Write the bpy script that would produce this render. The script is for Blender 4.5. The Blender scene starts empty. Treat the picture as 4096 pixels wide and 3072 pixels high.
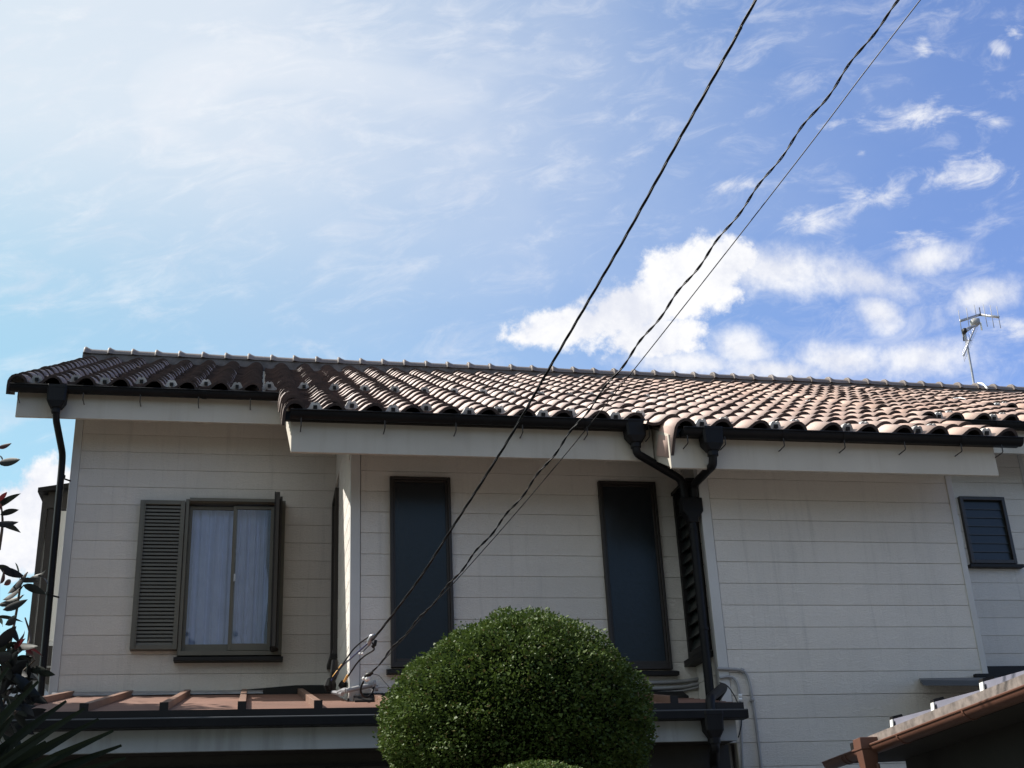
import bpy, bmesh, math, random
import numpy as np
from mathutils import Vector, Matrix, Quaternion
random.seed(7); rng = np.random.default_rng(7)
PI = math.pi
SC = bpy.context.scene
COL = SC.collection
CZ = 1.6                                   # eye height above the ground

# ------------------------------------------------------------------ camera
PITCH, YAW, ROLL, FPX = math.radians(23.1886), math.radians(12.3265), math.radians(2.7793), 5008.6
def _rot():
    B = np.array([[1, 0, 0], [0, 0, -1], [0, 1, 0.]])
    a, b, g = -PITCH, -YAW, -ROLL
    Rx = np.array([[1, 0, 0], [0, math.cos(a), -math.sin(a)], [0, math.sin(a), math.cos(a)]])
    Ry = np.array([[math.cos(b), 0, math.sin(b)], [0, 1, 0], [-math.sin(b), 0, math.cos(b)]])
    Rz = np.array([[math.cos(g), -math.sin(g), 0], [math.sin(g), math.cos(g), 0], [0, 0, 1]])
    return Rz @ Rx @ Ry @ B
RW = _rot()                                # world -> camera (x right, y down, z forward)
cam_d = bpy.data.cameras.new('camera'); cam = bpy.data.objects.new('camera', cam_d); COL.objects.link(cam)
M = Matrix.Identity(4)
for i in range(3):
    M[i][0] = RW[0, i]; M[i][1] = -RW[1, i]; M[i][2] = -RW[2, i]
M.translation = (0, 0, CZ)
cam.matrix_world = M
cam_d.sensor_fit = 'HORIZONTAL'; cam_d.sensor_width = 36; cam_d.lens = 36 * FPX / 4096
cam_d.clip_start = 0.05; cam_d.clip_end = 3000
SC.camera = cam
def ray(x, y):
    return RW.T @ np.array([(x - 2048) / FPX, (y - 1536) / FPX, 1.0])
def at(x, y, ax, val):
    """point of the surveyed photo pixel (4096 wide) on the world plane axis=val (z measured from the ground)"""
    d = ray(x, y)
    t = ((val - CZ) if ax == 2 else val) / d[ax]
    p = d * t
    return Vector((p[0], p[1], p[2] + CZ))

# ------------------------------------------------------------------ sky, sun, exposure
SUN = Vector((-1.0, 0.49, 1.30)).normalized()
elev = math.asin(SUN.z); azim = math.atan2(SUN.x, SUN.y)
SC.view_settings.view_transform = 'Standard'; SC.view_settings.look = 'None'
SC.view_settings.gamma = 1; SC.view_settings.exposure = 0.84; SC.view_settings.use_curve_mapping = False
W = bpy.data.worlds.new('World'); SC.world = W; W.use_nodes = True
nt = W.node_tree; nt.nodes.clear()
class G:
    """tiny helper to write node maths"""
    def __init__(s, tree): s.t = tree
    def n(s, typ, **kw):
        o = s.t.nodes.new(typ)
        for k, v in kw.items(): setattr(o, k, v)
        return o
    def link(s, a, b): s.t.links.new(a, b)
    def put(s, sock, v):
        if isinstance(v, bpy.types.NodeSocket): s.link(v, sock)
        else: sock.default_value = v
    def m(s, op, a, b=0.0, c=0.0, clamp=False):
        o = s.n('ShaderNodeMath', operation=op, use_clamp=clamp)
        s.put(o.inputs[0], a); s.put(o.inputs[1], b); s.put(o.inputs[2], c)
        return o.outputs[0]
    def smooth(s, v, lo, hi, a=0.0, b=1.0):
        o = s.n('ShaderNodeMapRange', interpolation_type='SMOOTHSTEP')
        for i, q in enumerate((v, lo, hi, a, b)): s.put(o.inputs[i], q)
        return o.outputs[0]
    def noise(s, vec, scale, detail=5, rough=0.55, dist=0.0):
        o = s.n('ShaderNodeTexNoise'); s.put(o.inputs['Vector'], vec)
        o.inputs['Scale'].default_value = scale; o.inputs['Detail'].default_value = detail
        o.inputs['Roughness'].default_value = rough; o.inputs['Distortion'].default_value = dist
        return o.outputs[0]
    def mixc(s, f, a, b, blend='MIX'):
        o = s.n('ShaderNodeMix', data_type='RGBA', blend_type=blend)
        s.put(o.inputs[0], f)
        for sock, v in ((o.inputs[6], a), (o.inputs[7], b)):
            if isinstance(v, bpy.types.NodeSocket): s.link(v, sock)
            else: sock.default_value = (*v[:3], 1)
        return o.outputs[2]
    def vec(s, x, y, z):
        o = s.n('ShaderNodeCombineXYZ')
        for i, v in enumerate((x, y, z)): s.put(o.inputs[i], v)
        return o.outputs[0]
SKY_STR = 0.15
g = G(nt)
sky = g.n('ShaderNodeTexSky', sky_type='NISHITA')
sky.sun_disc = False; sky.sun_elevation = elev; sky.sun_rotation = azim
sky.air_density = 1.0; sky.dust_density = 0.6; sky.ozone_density = 1.6
tc = g.n('ShaderNodeTexCoord'); D = tc.outputs['Generated']
sp = g.n('ShaderNodeSeparateXYZ'); g.link(D, sp.inputs[0])
dx, dy, dz = sp.outputs
# clouds lie on a flat layer: perspective coordinates of that layer, plus bearing and height for single clouds
zc = g.m('MAXIMUM', dz, 0.06)
lay = g.vec(g.m('DIVIDE', dx, zc), g.m('DIVIDE', dy, zc), 0.0)
yc = g.m('MAXIMUM', dy, 0.05)
U = g.m('DIVIDE', dx, yc); V = g.m('DIVIDE', dz, yc)
front = g.smooth(dy, 0.02, 0.15)
n_big = g.noise(lay, 1.1, 6, 0.58, 0.3)
n_str = g.noise(g.vec(g.m('MULTIPLY', U, 2.0), g.m('MULTIPLY', V, 4.2), 3.1), 1.5, 5, 0.5, 0.5)
n_fine = g.noise(D, 62.0, 6, 0.65)
n_med = g.noise(D, 19.0, 7, 0.62, 0.4)
# high thin veil, thicker towards the sun side
side = g.smooth(g.m('ADD', U, g.m('MULTIPLY', g.m('SUBTRACT', n_big, 0.5), 0.55)), 0.70, -0.05)
veil = g.smooth(g.m('ADD', g.m('MULTIPLY', n_big, 0.35), g.m('MULTIPLY', n_str, 0.65)), 0.36, 0.66)
height = g.smooth(V, 0.44, 0.72, 0.10, 1.0)
veil = g.m('MULTIPLY', g.m('MULTIPLY', veil, side), g.m('MULTIPLY', height, 1.0), clamp=True)
fill = g.m('MULTIPLY', g.m('POWER', side, 1.6), g.m('ADD', 0.24, g.m('MULTIPLY', height, 0.64)))
veil = g.m('MAXIMUM', veil, fill)
def blob(px, py, rx, ry, ang=0.0, soft=0.6):
    d = ray(px, py); u0, v0 = d[0] / d[1], d[2] / d[1]
    k = 1.0 / FPX * math.hypot(1, 0.45)
    u = g.m('SUBTRACT', U, u0); v = g.m('SUBTRACT', V, v0)
    ca, sa = math.cos(ang), math.sin(ang)
    a = g.m('ADD', g.m('MULTIPLY', u, ca), g.m('MULTIPLY', v, sa))
    b = g.m('SUBTRACT', g.m('MULTIPLY', v, ca), g.m('MULTIPLY', u, sa))
    a = g.m('DIVIDE', a, rx * k); b = g.m('DIVIDE', b, ry * k)
    r = g.m('SQRT', g.m('ADD', g.m('MULTIPLY', a, a), g.m('MULTIPLY', b, b)))
    return g.m('SUBTRACT', 1.0, r)
def union(bl):
    r = bl[0]
    for b in bl[1:]: r = g.m('MAXIMUM', r, b)
    return r
wob = g.m('ADD', g.m('MULTIPLY', g.m('SUBTRACT', n_med, 0.5), 1.25), g.m('MULTIPLY', g.m('SUBTRACT', n_fine, 0.5), 1.1))
core_c = union([blob(2290, 1300, 330, 105, 0.22), blob(2520, 1235, 360, 165, 0.30), blob(2770, 1110, 330, 190, 0.35), blob(2610, 1350, 260, 120, 0.1),
                blob(2900, 1040, 230, 130, 0.2), blob(60, 2150, 330, 190, 0.5), blob(200, 1960, 130, 150, 0.9), blob(20, 2050, 260, 130, 0.3)])
soft_c = union([blob(3080, 1080, 460, 170, -0.05), blob(3450, 1120, 400, 150, -0.1), blob(3520, 1250, 150, 170, 0.9), blob(3700, 1040, 330, 110, 0.3),
                blob(2970, 1395, 190, 125), blob(2740, 1450, 330, 80, 0.0), blob(3370, 1440, 330, 130, 0.0), blob(3680, 1430, 380, 140, 0.15), blob(3100, 1480, 400, 80, 0.0), blob(3950, 1180, 260, 110, 0.3)])
heap1 = g.smooth(g.m('ADD', core_c, wob), -0.05, 0.42)
heap2 = g.smooth(g.m('ADD', soft_c, g.m('ADD', g.m('MULTIPLY', wob, 0.8), g.m('MULTIPLY', g.m('SUBTRACT', n_str, 0.5), 0.9))), -0.12, 0.95, 0.0, 0.93)
heap = g.m('MULTIPLY', g.m('MAXIMUM', heap1, heap2), front)
wisp = union([blob(3650, 450, 330, 120, 0.30), blob(3870, 700, 330, 120, 0.2), blob(4010, 200, 90, 75), blob(3330, 500, 130, 35, 0.3),
              blob(3480, 800, 280, 100, 0.4), blob(3230, 880, 220, 110, 0.4), blob(3700, 960, 240, 70, 0.2), blob(3690, 190, 60, 90), blob(2900, 740, 160, 60, 0.3),
              blob(3980, 490, 150, 70), blob(3450, 610, 60, 40, 0.5), blob(4060, 130, 80, 60), blob(4080, 1300, 200, 90)])
n_wsp = g.noise(g.vec(g.m('MULTIPLY', U, 14.0), g.m('ADD', g.m('MULTIPLY', V, 30.0), g.m('MULTIPLY', U, -9.0)), 1.7), 1.0, 8, 0.66, 0.6)
wisp = g.m('MULTIPLY', g.smooth(g.m('ADD', g.m('MULTIPLY', wisp, 0.8), g.m('ADD', g.m('MULTIPLY', g.m('SUBTRACT', n_wsp, 0.5), 3.2), g.m('MULTIPLY', g.m('SUBTRACT', n_fine, 0.5), 0.8))), 0.05, 1.25, 0.0, 0.85), front)
thin = g.m('MULTIPLY', g.smooth(g.m('ADD', n_wsp, g.m('MULTIPLY', n_big, 0.5)), 0.68, 1.05, 0.0, 0.42), front)
wisp = g.m('MAXIMUM', wisp, thin)
# the same kind of broken cloud everywhere else
rest = g.m('MULTIPLY', g.smooth(g.m('ADD', n_big, g.m('MULTIPLY', g.m('SUBTRACT', n_med, 0.5), 0.35)), 0.56, 0.80, 0.0, 0.30), g.m('SUBTRACT', 1.0, front))
cl = g.m('MAXIMUM', g.m('MAXIMUM', heap, wisp), g.m('MAXIMUM', veil, rest), clamp=True)
tint = g.mixc(g.smooth(dx, -0.4, 0.6), (0.40, 0.70, 0.575), (0.62, 0.64, 0.79))
skyc = g.mixc(1.0, sky.outputs[0], tint, 'MULTIPLY')
glow = g.smooth(g.m('ADD', g.m('MULTIPLY', n_med, 1.0), g.m('MULTIPLY', n_fine, 0.5)), 0.52, 0.95)
whitec = g.mixc(glow, (2.95, 3.05, 3.4), (3.8, 3.8, 3.85))
veilc = g.mixc(0.5, (3.3, 3.42, 3.62), (3.3, 3.42, 3.62))
solid = g.m('MAXIMUM', heap, g.m('MAXIMUM', wisp, rest))
skyc = g.mixc(g.m('MULTIPLY', veil, 0.86), skyc, veilc)
skyc = g.mixc(solid, skyc, whitec)
bg = g.n('ShaderNodeBackground'); bg.inputs[1].default_value = SKY_STR
g.link(skyc, bg.inputs[0])
wo = g.n('ShaderNodeOutputWorld'); g.link(bg.outputs[0], wo.inputs[0])
W.cycles.sampling_method = 'MANUAL'; W.cycles.sample_map_resolution = 1024

sun_d = bpy.data.lights.new('sun', 'SUN'); sun = bpy.data.objects.new('sun', sun_d); COL.objects.link(sun)
sun_d.energy = 4.7; sun_d.angle = math.radians(0.53); sun_d.color = (1.0, 0.95, 0.87)
sun.rotation_euler = SUN.to_track_quat('Z', 'Y').to_euler(); sun.location = (-10, 5, 20)

# ------------------------------------------------------------------ materials
def mat(name, base, rough=0.6, var=0.0, scale=3.0, bump=0.0, bscale=40.0, metal=0.0, dirt=None, dirt_amt=0.0, dscale=1.2,
        streak=False, spec=0.5, coat=0.0, objvar=0.0, detail=6):
    m = bpy.data.materials.new(name); m.use_nodes = True
    t = m.node_tree; q = G(t); b = t.nodes['Principled BSDF']
    b.inputs['Roughness'].default_value = rough; b.inputs['Metallic'].default_value = metal
    b.inputs['Specular IOR Level'].default_value = spec; b.inputs['Coat Weight'].default_value = coat
    c = q.n('ShaderNodeTexCoord').outputs['Object']
    geo = q.n('ShaderNodeNewGeometry').outputs['Position']
    cur = base
    if var:
        nz = q.noise(geo, scale, detail, 0.6)
        cur = q.mixc(q.smooth(nz, 0.25, 0.75), tuple(x * (1 - var) for x in base), tuple(min(1, x * (1 + var)) for x in base))
    if objvar:
        oi = q.n('ShaderNodeObjectInfo').outputs['Random']
        h = q.n('ShaderNodeHueSaturation'); q.put(h.inputs['Color'], cur if isinstance(cur, bpy.types.NodeSocket) else (*cur, 1))
        q.link(q.smooth(oi, 0, 1, 1 - objvar, 1 + objvar), h.inputs['Value'])
        cur = h.outputs[0]
    if dirt is not None:
        v = geo
        if streak:
            s = q.n('ShaderNodeMapping'); q.link(geo, s.inputs[0]); s.inputs['Scale'].default_value = (9, 9, 0.6); v = s.outputs[0]
        dz_ = q.noise(v, dscale, 7, 0.65)
        cur = q.mixc(q.smooth(dz_, 0.46, 0.80, 0, dirt_amt), cur, dirt)
    if isinstance(cur, bpy.types.NodeSocket): q.link(cur, b.inputs['Base Color'])
    else: b.inputs['Base Color'].default_value = (*cur, 1)
    if bump:
        bn = q.n('ShaderNodeBump'); bn.inputs['Strength'].default_value = bump; bn.inputs['Distance'].default_value = 0.01
        q.link(q.noise(geo, bscale, 4, 0.6), bn.inputs['Height']); q.link(bn.outputs[0], b.inputs['Normal'])
    return m
MAT = {}
def siding_mat():
    m = bpy.data.materials.new('siding'); m.use_nodes = True
    t = m.node_tree; q = G(t); b = t.nodes['Principled BSDF']
    geo = q.n('ShaderNodeNewGeometry').outputs['Position']
    mp = q.n('ShaderNodeMapping'); q.link(geo, mp.inputs[0]); mp.inputs['Scale'].default_value = (1.0, 1.0, 2.2)
    oi = q.n('ShaderNodeObjectInfo').outputs['Random']
    base = q.mixc(q.smooth(oi, 0, 1), (0.70, 0.66, 0.60), (0.76, 0.72, 0.66))
    base = q.mixc(q.smooth(q.noise(geo, 1.3, 6, 0.6), 0.3, 0.7, 0, 0.35), base, (0.57, 0.55, 0.515))
    st = q.n('ShaderNodeMapping'); q.link(geo, st.inputs[0]); st.inputs['Scale'].default_value = (14, 14, 0.8)
    base = q.mixc(q.smooth(q.noise(st.outputs[0], 1.0, 6, 0.7), 0.52, 0.82, 0, 0.45), base, (0.40, 0.385, 0.36))
    grain = q.noise(mp.outputs[0], 75.0, 3, 0.6)
    ridge = q.noise(mp.outputs[0], 24.0, 5, 0.65, 1.4)
    crease = q.m('POWER', q.m('SUBTRACT', 1.0, q.m('MULTIPLY', q.m('ABSOLUTE', q.m('SUBTRACT', ridge, 0.5)), 2.0)), 6.0)
    base = q.mixc(q.smooth(crease, 0.55, 1.0, 0, 0.16), base, (0.40, 0.37, 0.33))
    q.link(base, b.inputs['Base Color']); b.inputs['Roughness'].default_value = 0.75
    bn = q.n('ShaderNodeBump'); bn.inputs['Strength'].default_value = 0.5; bn.inputs['Distance'].default_value = 0.009
    q.link(q.m('ADD', q.m('MULTIPLY', grain, 0.25), q.m('SUBTRACT', 1.0, crease)), bn.inputs['Height']); q.link(bn.outputs[0], b.inputs['Normal'])
    return m
MAT['siding'] = siding_mat()
MAT['trim'] = mat('trim', (0.50, 0.495, 0.48), 0.6, 0.07, 2.0, 0.12, 60)
MAT['fascia'] = mat('fascia', (0.49, 0.45, 0.385), 0.7, 0.06, 1.5, 0.15, 90, dirt=(0.27, 0.22, 0.15), dirt_amt=0.30, dscale=1.0, streak=True)
MAT['backing'] = mat('backing', (0.28, 0.27, 0.255), 0.8)
MAT['black_plastic'] = mat('black_plastic', (0.007, 0.007, 0.008), 0.5, 0.25, 3, 0.05, 30, dirt=(0.03, 0.03, 0.03), dirt_amt=0.25, dscale=2, spec=0.18)
MAT['bronze'] = mat('bronze', (0.030, 0.025, 0.021), 0.45, 0.12, 3)
MAT['brown_frame'] = mat('brown_frame', (0.022, 0.017, 0.014), 0.5, 0.12, 3)
MAT['olive'] = mat('olive', (0.105, 0.100, 0.080), 0.5, 0.10, 3)
MAT['grey_pipe'] = mat('grey_pipe', (0.28, 0.28, 0.285), 0.6, 0.15, 5)
MAT['steel'] = mat('steel', (0.36, 0.36, 0.38), 0.35, 0.15, 12, metal=0.6)
MAT['steel_dull'] = mat('steel_dull', (0.06, 0.065, 0.07), 0.5, 0.1, 5)
MAT['white_plastic'] = mat('white_plastic', (0.78, 0.78, 0.76), 0.4)
MAT['guard'] = mat('guard', (0.48, 0.47, 0.45), 0.8, 0.3, 25, 0.3, 60, objvar=0.25)
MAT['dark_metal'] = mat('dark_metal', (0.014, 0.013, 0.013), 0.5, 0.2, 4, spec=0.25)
MAT['cable'] = mat('cable', (0.006, 0.006, 0.008), 0.45, spec=0.25)
MAT['cable_blue'] = mat('cable_blue', (0.03, 0.035, 0.10), 0.35)
MAT['copper_tape'] = mat('copper_tape', (0.62, 0.33, 0.08), 0.5)
MAT['ridge'] = mat('ridge', (0.165, 0.135, 0.122), 0.55, 0.2, 6, 0.2, 60, dirt=(0.07, 0.06, 0.055), dirt_amt=0.5, dscale=3, objvar=0.12)
MAT['rust_roof'] = mat('rust_roof', (0.205, 0.108, 0.077), 0.6, 0.2, 2.5, 0.1, 30, dirt=(0.10, 0.065, 0.05), dirt_amt=0.6, dscale=5)
MAT['batten'] = mat('batten', (0.19, 0.108, 0.075), 0.55, 0.2, 4)
MAT['canopy_fascia'] = mat('canopy_fascia', (0.36, 0.38, 0.385), 0.7, 0.10, 1.5, 0.15, 90, dirt=(0.09, 0.09, 0.075), dirt_amt=0.45, dscale=1.0, streak=True)
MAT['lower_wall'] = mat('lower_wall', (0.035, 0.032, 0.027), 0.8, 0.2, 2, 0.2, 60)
MAT['curtain'] = mat('curtain', (0.74, 0.79, 0.97), 0.9, 0.08, 6, 0.2, 150)
MAT['room'] = mat('room', (0.10, 0.10, 0.10), 0.9)
MAT['brown_gutter'] = mat('brown_gutter', (0.125, 0.056, 0.037), 0.5, 0.15, 4, dirt=(0.08, 0.05, 0.04), dirt_amt=0.4, dscale=3)
MAT['old_sheet'] = mat('old_sheet', (0.19, 0.16, 0.145), 0.6, 0.45, 14, 0.2, 40, dirt=(0.12, 0.10, 0.09), dirt_amt=0.6, dscale=9)
MAT['pale_sheet'] = mat('pale_sheet', (0.20, 0.20, 0.25), 0.35, 0.1, 4)
MAT['ground'] = mat('ground', (0.085, 0.082, 0.078), 0.9, 0.25, 0.8, 0.3, 30)
MAT['far_wall'] = mat('far_wall', (0.45, 0.46, 0.48), 0.8, 0.06, 2)
MAT['bark'] = mat('bark', (0.10, 0.07, 0.05), 0.9, 0.3, 12, 0.6, 30)
def glass_mat(name, base, rough, ripple=0.0):
    m = bpy.data.materials.new(name); m.use_nodes = True
    q = G(m.node_tree); b = m.node_tree.nodes['Principled BSDF']
    b.inputs['Base Color'].default_value = (*base, 1); b.inputs['Roughness'].default_value = rough; b.inputs['IOR'].default_value = 1.5
    if ripple:
        geo = q.n('ShaderNodeNewGeometry').outputs['Position']
        bn = q.n('ShaderNodeBump'); bn.inputs['Strength'].default_value = ripple; bn.inputs['Distance'].default_value = 0.01
        q.link(q.noise(geo, 30, 3), bn.inputs['Height']); q.link(bn.outputs[0], b.inputs['Normal'])
    return m
MAT['dark_glass'] = glass_mat('dark_glass', (0.009, 0.012, 0.016), 0.30, 0.12)
MAT['louvre_glass'] = glass_mat('louvre_glass', (0.013, 0.018, 0.017), 0.3, 0.05)
def clear_glass():
    m = bpy.data.materials.new('clear_glass'); m.use_nodes = True
    t = m.node_tree; t.nodes.clear(); q = G(t)
    tr = q.n('ShaderNodeBsdfTransparent'); gl = q.n('ShaderNodeBsdfGlossy'); gl.inputs['Roughness'].default_value = 0.02
    tr.inputs[0].default_value = (0.80, 0.84, 0.90, 1)
    fr = q.n('ShaderNodeFresnel'); fr.inputs[0].default_value = 1.5
    mx = q.n('ShaderNodeMixShader'); q.link(fr.outputs[0], mx.inputs[0]); q.link(tr.outputs[0], mx.inputs[1]); q.link(gl.outputs[0], mx.inputs[2])
    o = q.n('ShaderNodeOutputMaterial'); q.link(mx.outputs[0], o.inputs[0])
    return m
MAT['clear_glass'] = clear_glass()
def tile_mat():
    m = bpy.data.materials.new('clay_tile'); m.use_nodes = True
    t = m.node_tree; q = G(t); b = t.nodes['Principled BSDF']
    geo = q.n('ShaderNodeNewGeometry').outputs['Position']
    ps = q.n('ShaderNodeSeparateXYZ'); q.link(geo, ps.inputs[0]); x = ps.outputs[0]
    # each tile its own tone: cells of the tile grid (260 mm x 240 mm)
    wn = q.n('ShaderNodeTexWhiteNoise', noise_dimensions='2D')
    at_ = q.n('ShaderNodeAttribute', attribute_name='tone', attribute_type='GEOMETRY')
    oi = q.n('ShaderNodeObjectInfo').outputs['Random']
    rnd = q.m('FRACT', q.m('ADD', q.m('MULTIPLY', oi, 7.31), at_.outputs['Fac']))
    base = q.mixc(rnd, (0.54, 0.39, 0.335), (0.65, 0.52, 0.465))
    base = q.mixc(q.smooth(q.m('FRACT', q.m('MULTIPLY', rnd, 5.7)), 0.5, 1.0, 0, 0.5), base, (0.60, 0.49, 0.42))
    base = q.mixc(q.smooth(q.noise(geo, 5.0, 6, 0.6), 0.35, 0.75, 0, 0.35), base, (0.43, 0.30, 0.245))
    base = q.mixc(q.smooth(x, 2.2, 5.5, 0, 0.75), base, q.mixc(rnd, (0.52, 0.33, 0.245), (0.64, 0.45, 0.355)))
    base = q.mixc(q.smooth(q.m('FRACT', q.m('MULTIPLY', rnd, 13.1)), 0.90, 0.91, 0, 0.45), base, (0.30, 0.20, 0.17))
    # dark mottling, heaviest towards the left hand end of the roof
    west = q.smooth(x, 1.7, -0.3)
    mottle = q.smooth(q.m('ADD', q.noise(geo, 9.0, 7, 0.7), q.m('MULTIPLY', west, 0.42)), 0.62, 0.95, 0, 0.80)
    base = q.mixc(mottle, base, (0.095, 0.075, 0.070))
    q.link(base, b.inputs['Base Color']); b.inputs['Roughness'].default_value = 0.62
    bn = q.n('ShaderNodeBump'); bn.inputs['Strength'].default_value = 0.25; bn.inputs['Distance'].default_value = 0.004
    q.link(q.noise(geo, 60, 4, 0.6), bn.inputs['Height']); q.link(bn.outputs[0], b.inputs['Normal'])
    return m
MAT['tile'] = tile_mat()
MAT['mortar'] = mat('mortar', (0.10, 0.088, 0.085), 0.9, 0.3, 10, 0.3, 60)
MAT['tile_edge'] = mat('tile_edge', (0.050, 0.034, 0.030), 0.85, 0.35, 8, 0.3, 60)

# ------------------------------------------------------------------ mesh helpers
class MB:
    def __init__(s): s.v = []; s.f = []; s.mi = []
    def add(s, vs, fs, mi=0):
        o = len(s.v); s.v += [tuple(v) for v in vs]; s.f += [tuple(i + o for i in f) for f in fs]; s.mi += [mi] * len(fs); return s
    def box(s, x0, x1, y0, y1, z0, z1, mi=0):
        return s.add([(x0, y0, z0), (x1, y0, z0), (x1, y1, z0), (x0, y1, z0), (x0, y0, z1), (x1, y0, z1), (x1, y1, z1), (x0, y1, z1)],
                     [(0, 3, 2, 1), (4, 5, 6, 7), (0, 1, 5, 4), (1, 2, 6, 5), (2, 3, 7, 6), (3, 0, 4, 7)], mi)
    def hexa(s, bot, top, mi=0):
        """two quads, same winding (counter-clockwise from above)"""
        return s.add(list(bot) + list(top), [(0, 3, 2, 1), (4, 5, 6, 7), (0, 1, 5, 4), (1, 2, 6, 5), (2, 3, 7, 6), (3, 0, 4, 7)], mi)
    def bar(s, a, b, w, h, up=(0, 0, 1), mi=0):
        a, b = Vector(a), Vector(b); d = (b - a).normalized(); up = Vector(up)
        if abs(d.dot(up)) > 0.98: up = Vector((0, 1, 0))
        r = d.cross(up).normalized() * (w / 2); u = r.cross(d).normalized() * (h / 2)
        q = [a - r - u, a + r - u, a + r + u, a - r + u]; e = [b - r - u, b + r - u, b + r + u, b - r + u]
        return s.add(q + e, [(0, 1, 2, 3), (7, 6, 5, 4), (0, 4, 5, 1), (1, 5, 6, 2), (2, 6, 7, 3), (3, 7, 4, 0)], mi)
    def tube(s, pts, r, n=8, cap=True, mi=0):
        pts = [Vector(p) for p in pts]; rs = r if isinstance(r, (list, tuple)) else [r] * len(pts)
        rings = []; ref = None
        for i, p in enumerate(pts):
            d = (pts[min(i + 1, len(pts) - 1)] - pts[max(i - 1, 0)]).normalized()
            if ref is None:
                ref = d.orthogonal().normalized()
            ref = (ref - d * ref.dot(d)).normalized(); b = d.cross(ref)
            rings.append([p + (ref * math.cos(2 * PI * k / n) + b * math.sin(2 * PI * k / n)) * rs[i] for k in range(n)])
        fs = []
        for i in range(len(pts) - 1):
            for k in range(n):
                fs.append((i * n + k, i * n + (k + 1) % n, (i + 1) * n + (k + 1) % n, (i + 1) * n + k))
        if cap:
            fs.append(tuple(reversed(range(n)))); fs.append(tuple((len(pts) - 1) * n + k for k in range(n)))
        return s.add([v for rg in rings for v in rg], fs, mi)
    def loft(s, rings, cap=True, mi=0):
        n = len(rings[0]); fs = []
        for i in range(len(rings) - 1):
            for k in range(n): fs.append((i * n + k, i * n + (k + 1) % n, (i + 1) * n + (k + 1) % n, (i + 1) * n + k))
        if cap:
            fs.append(tuple(reversed(range(n)))); fs.append(tuple((len(rings) - 1) * n + k for k in range(n)))
        return s.add([v for r in rings for v in r], fs, mi)
    def mesh(s, name, mats, smooth=False):
        me = bpy.data.meshes.new(name); me.from_pydata(s.v, [], s.f)
        for m in (mats if isinstance(mats, (list, tuple)) else [mats]): me.materials.append(m)
        if any(s.mi): me.polygons.foreach_set('material_index', s.mi)
        if smooth: me.polygons.foreach_set('use_smooth', [True] * len(s.f))
        me.update(); return me
    def build(s, name, mats, parent=None, smooth=False, bevel=0.0, fix=True):
        me = s.mesh(name, mats, smooth)
        if fix:
            bm = bmesh.new(); bm.from_mesh(me); bmesh.ops.recalc_face_normals(bm, faces=bm.faces); bm.to_mesh(me); bm.free()
        o = bpy.data.objects.new(name, me); COL.objects.link(o)
        if parent: o.parent = parent
        if bevel:
            md = o.modifiers.new('bevel', 'BEVEL'); md.width = bevel; md.segments = 2; md.limit_method = 'ANGLE'
        return o
def link(name, me, parent=None, loc=None, rot=None):
    o = bpy.data.objects.new(name, me); COL.objects.link(o)
    if parent: o.parent = parent
    if loc is not None: o.location = loc
    if rot is not None: o.rotation_euler = rot
    return o
def tag(o, label=None, cat=None, group=None, kind=None):
    for k, v in (('label', label), ('category', cat), ('group', group), ('kind', kind)):
        if v: o[k] = v
    return o
def empty(name, label, cat, loc=(0, 0, 0), group=None):
    """a thing: its base point; children keep world coordinates through the inverse matrix"""
    o = bpy.data.objects.new(name, None); COL.objects.link(o); o.location = loc; o.empty_display_size = 0.2
    return tag(o, label, cat, group)
def smooth_angle(o, deg=40):
    o.data.polygons.foreach_set('use_smooth', [True] * len(o.data.polygons))
    try: o.data.set_sharp_from_angle(angle=math.radians(deg))
    except Exception: pass

# ------------------------------------------------------------------ ground
gm = MB(); n = 40
xs = np.linspace(-400, 400, n); ys = np.linspace(-400, 400, n)
gv = [(x, y, 0.0) for y in ys for x in xs]
gf = [(j * n + i, j * n + i + 1, (j + 1) * n + i + 1, (j + 1) * n + i) for j in range(n - 1) for i in range(n - 1)]
tag(gm.add(gv, gf).build('ground', MAT['ground']), kind='structure')

# ------------------------------------------------------------------ house
SLOPE = 0.497
def crest(y): return CZ + 3.246 + SLOPE * (y - 7.795)          # height of the tile crests
def soffit(y): return CZ + 2.904 + SLOPE * (y - 7.87)          # underside of the eaves
YM, YL, YR, YF = 8.40, 10.12, 7.96, 9.534                      # wall planes: middle, left, right, set back at far right
RIDGE_Y = 13.67
XLC, XM, XRC, XRE = -1.488, 0.647, 3.053, 5.014
house = empty('house', 'two storey white sided house with clay pantile roof and stepped eaves', 'house', (2.5, 11.0, 0))
HO = Vector(house.location)
def hpart(o):                                # keep world coordinates under the house's base point
    o.parent = house; o.matrix_parent_inverse = Matrix.Translation(-HO); return o
def hb(mb, name, mats, **k): return hpart(mb.build(name, mats, **k))
def sub(mb, name, mats, parent, **k): return mb.build(name, mats, parent, **k)

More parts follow.
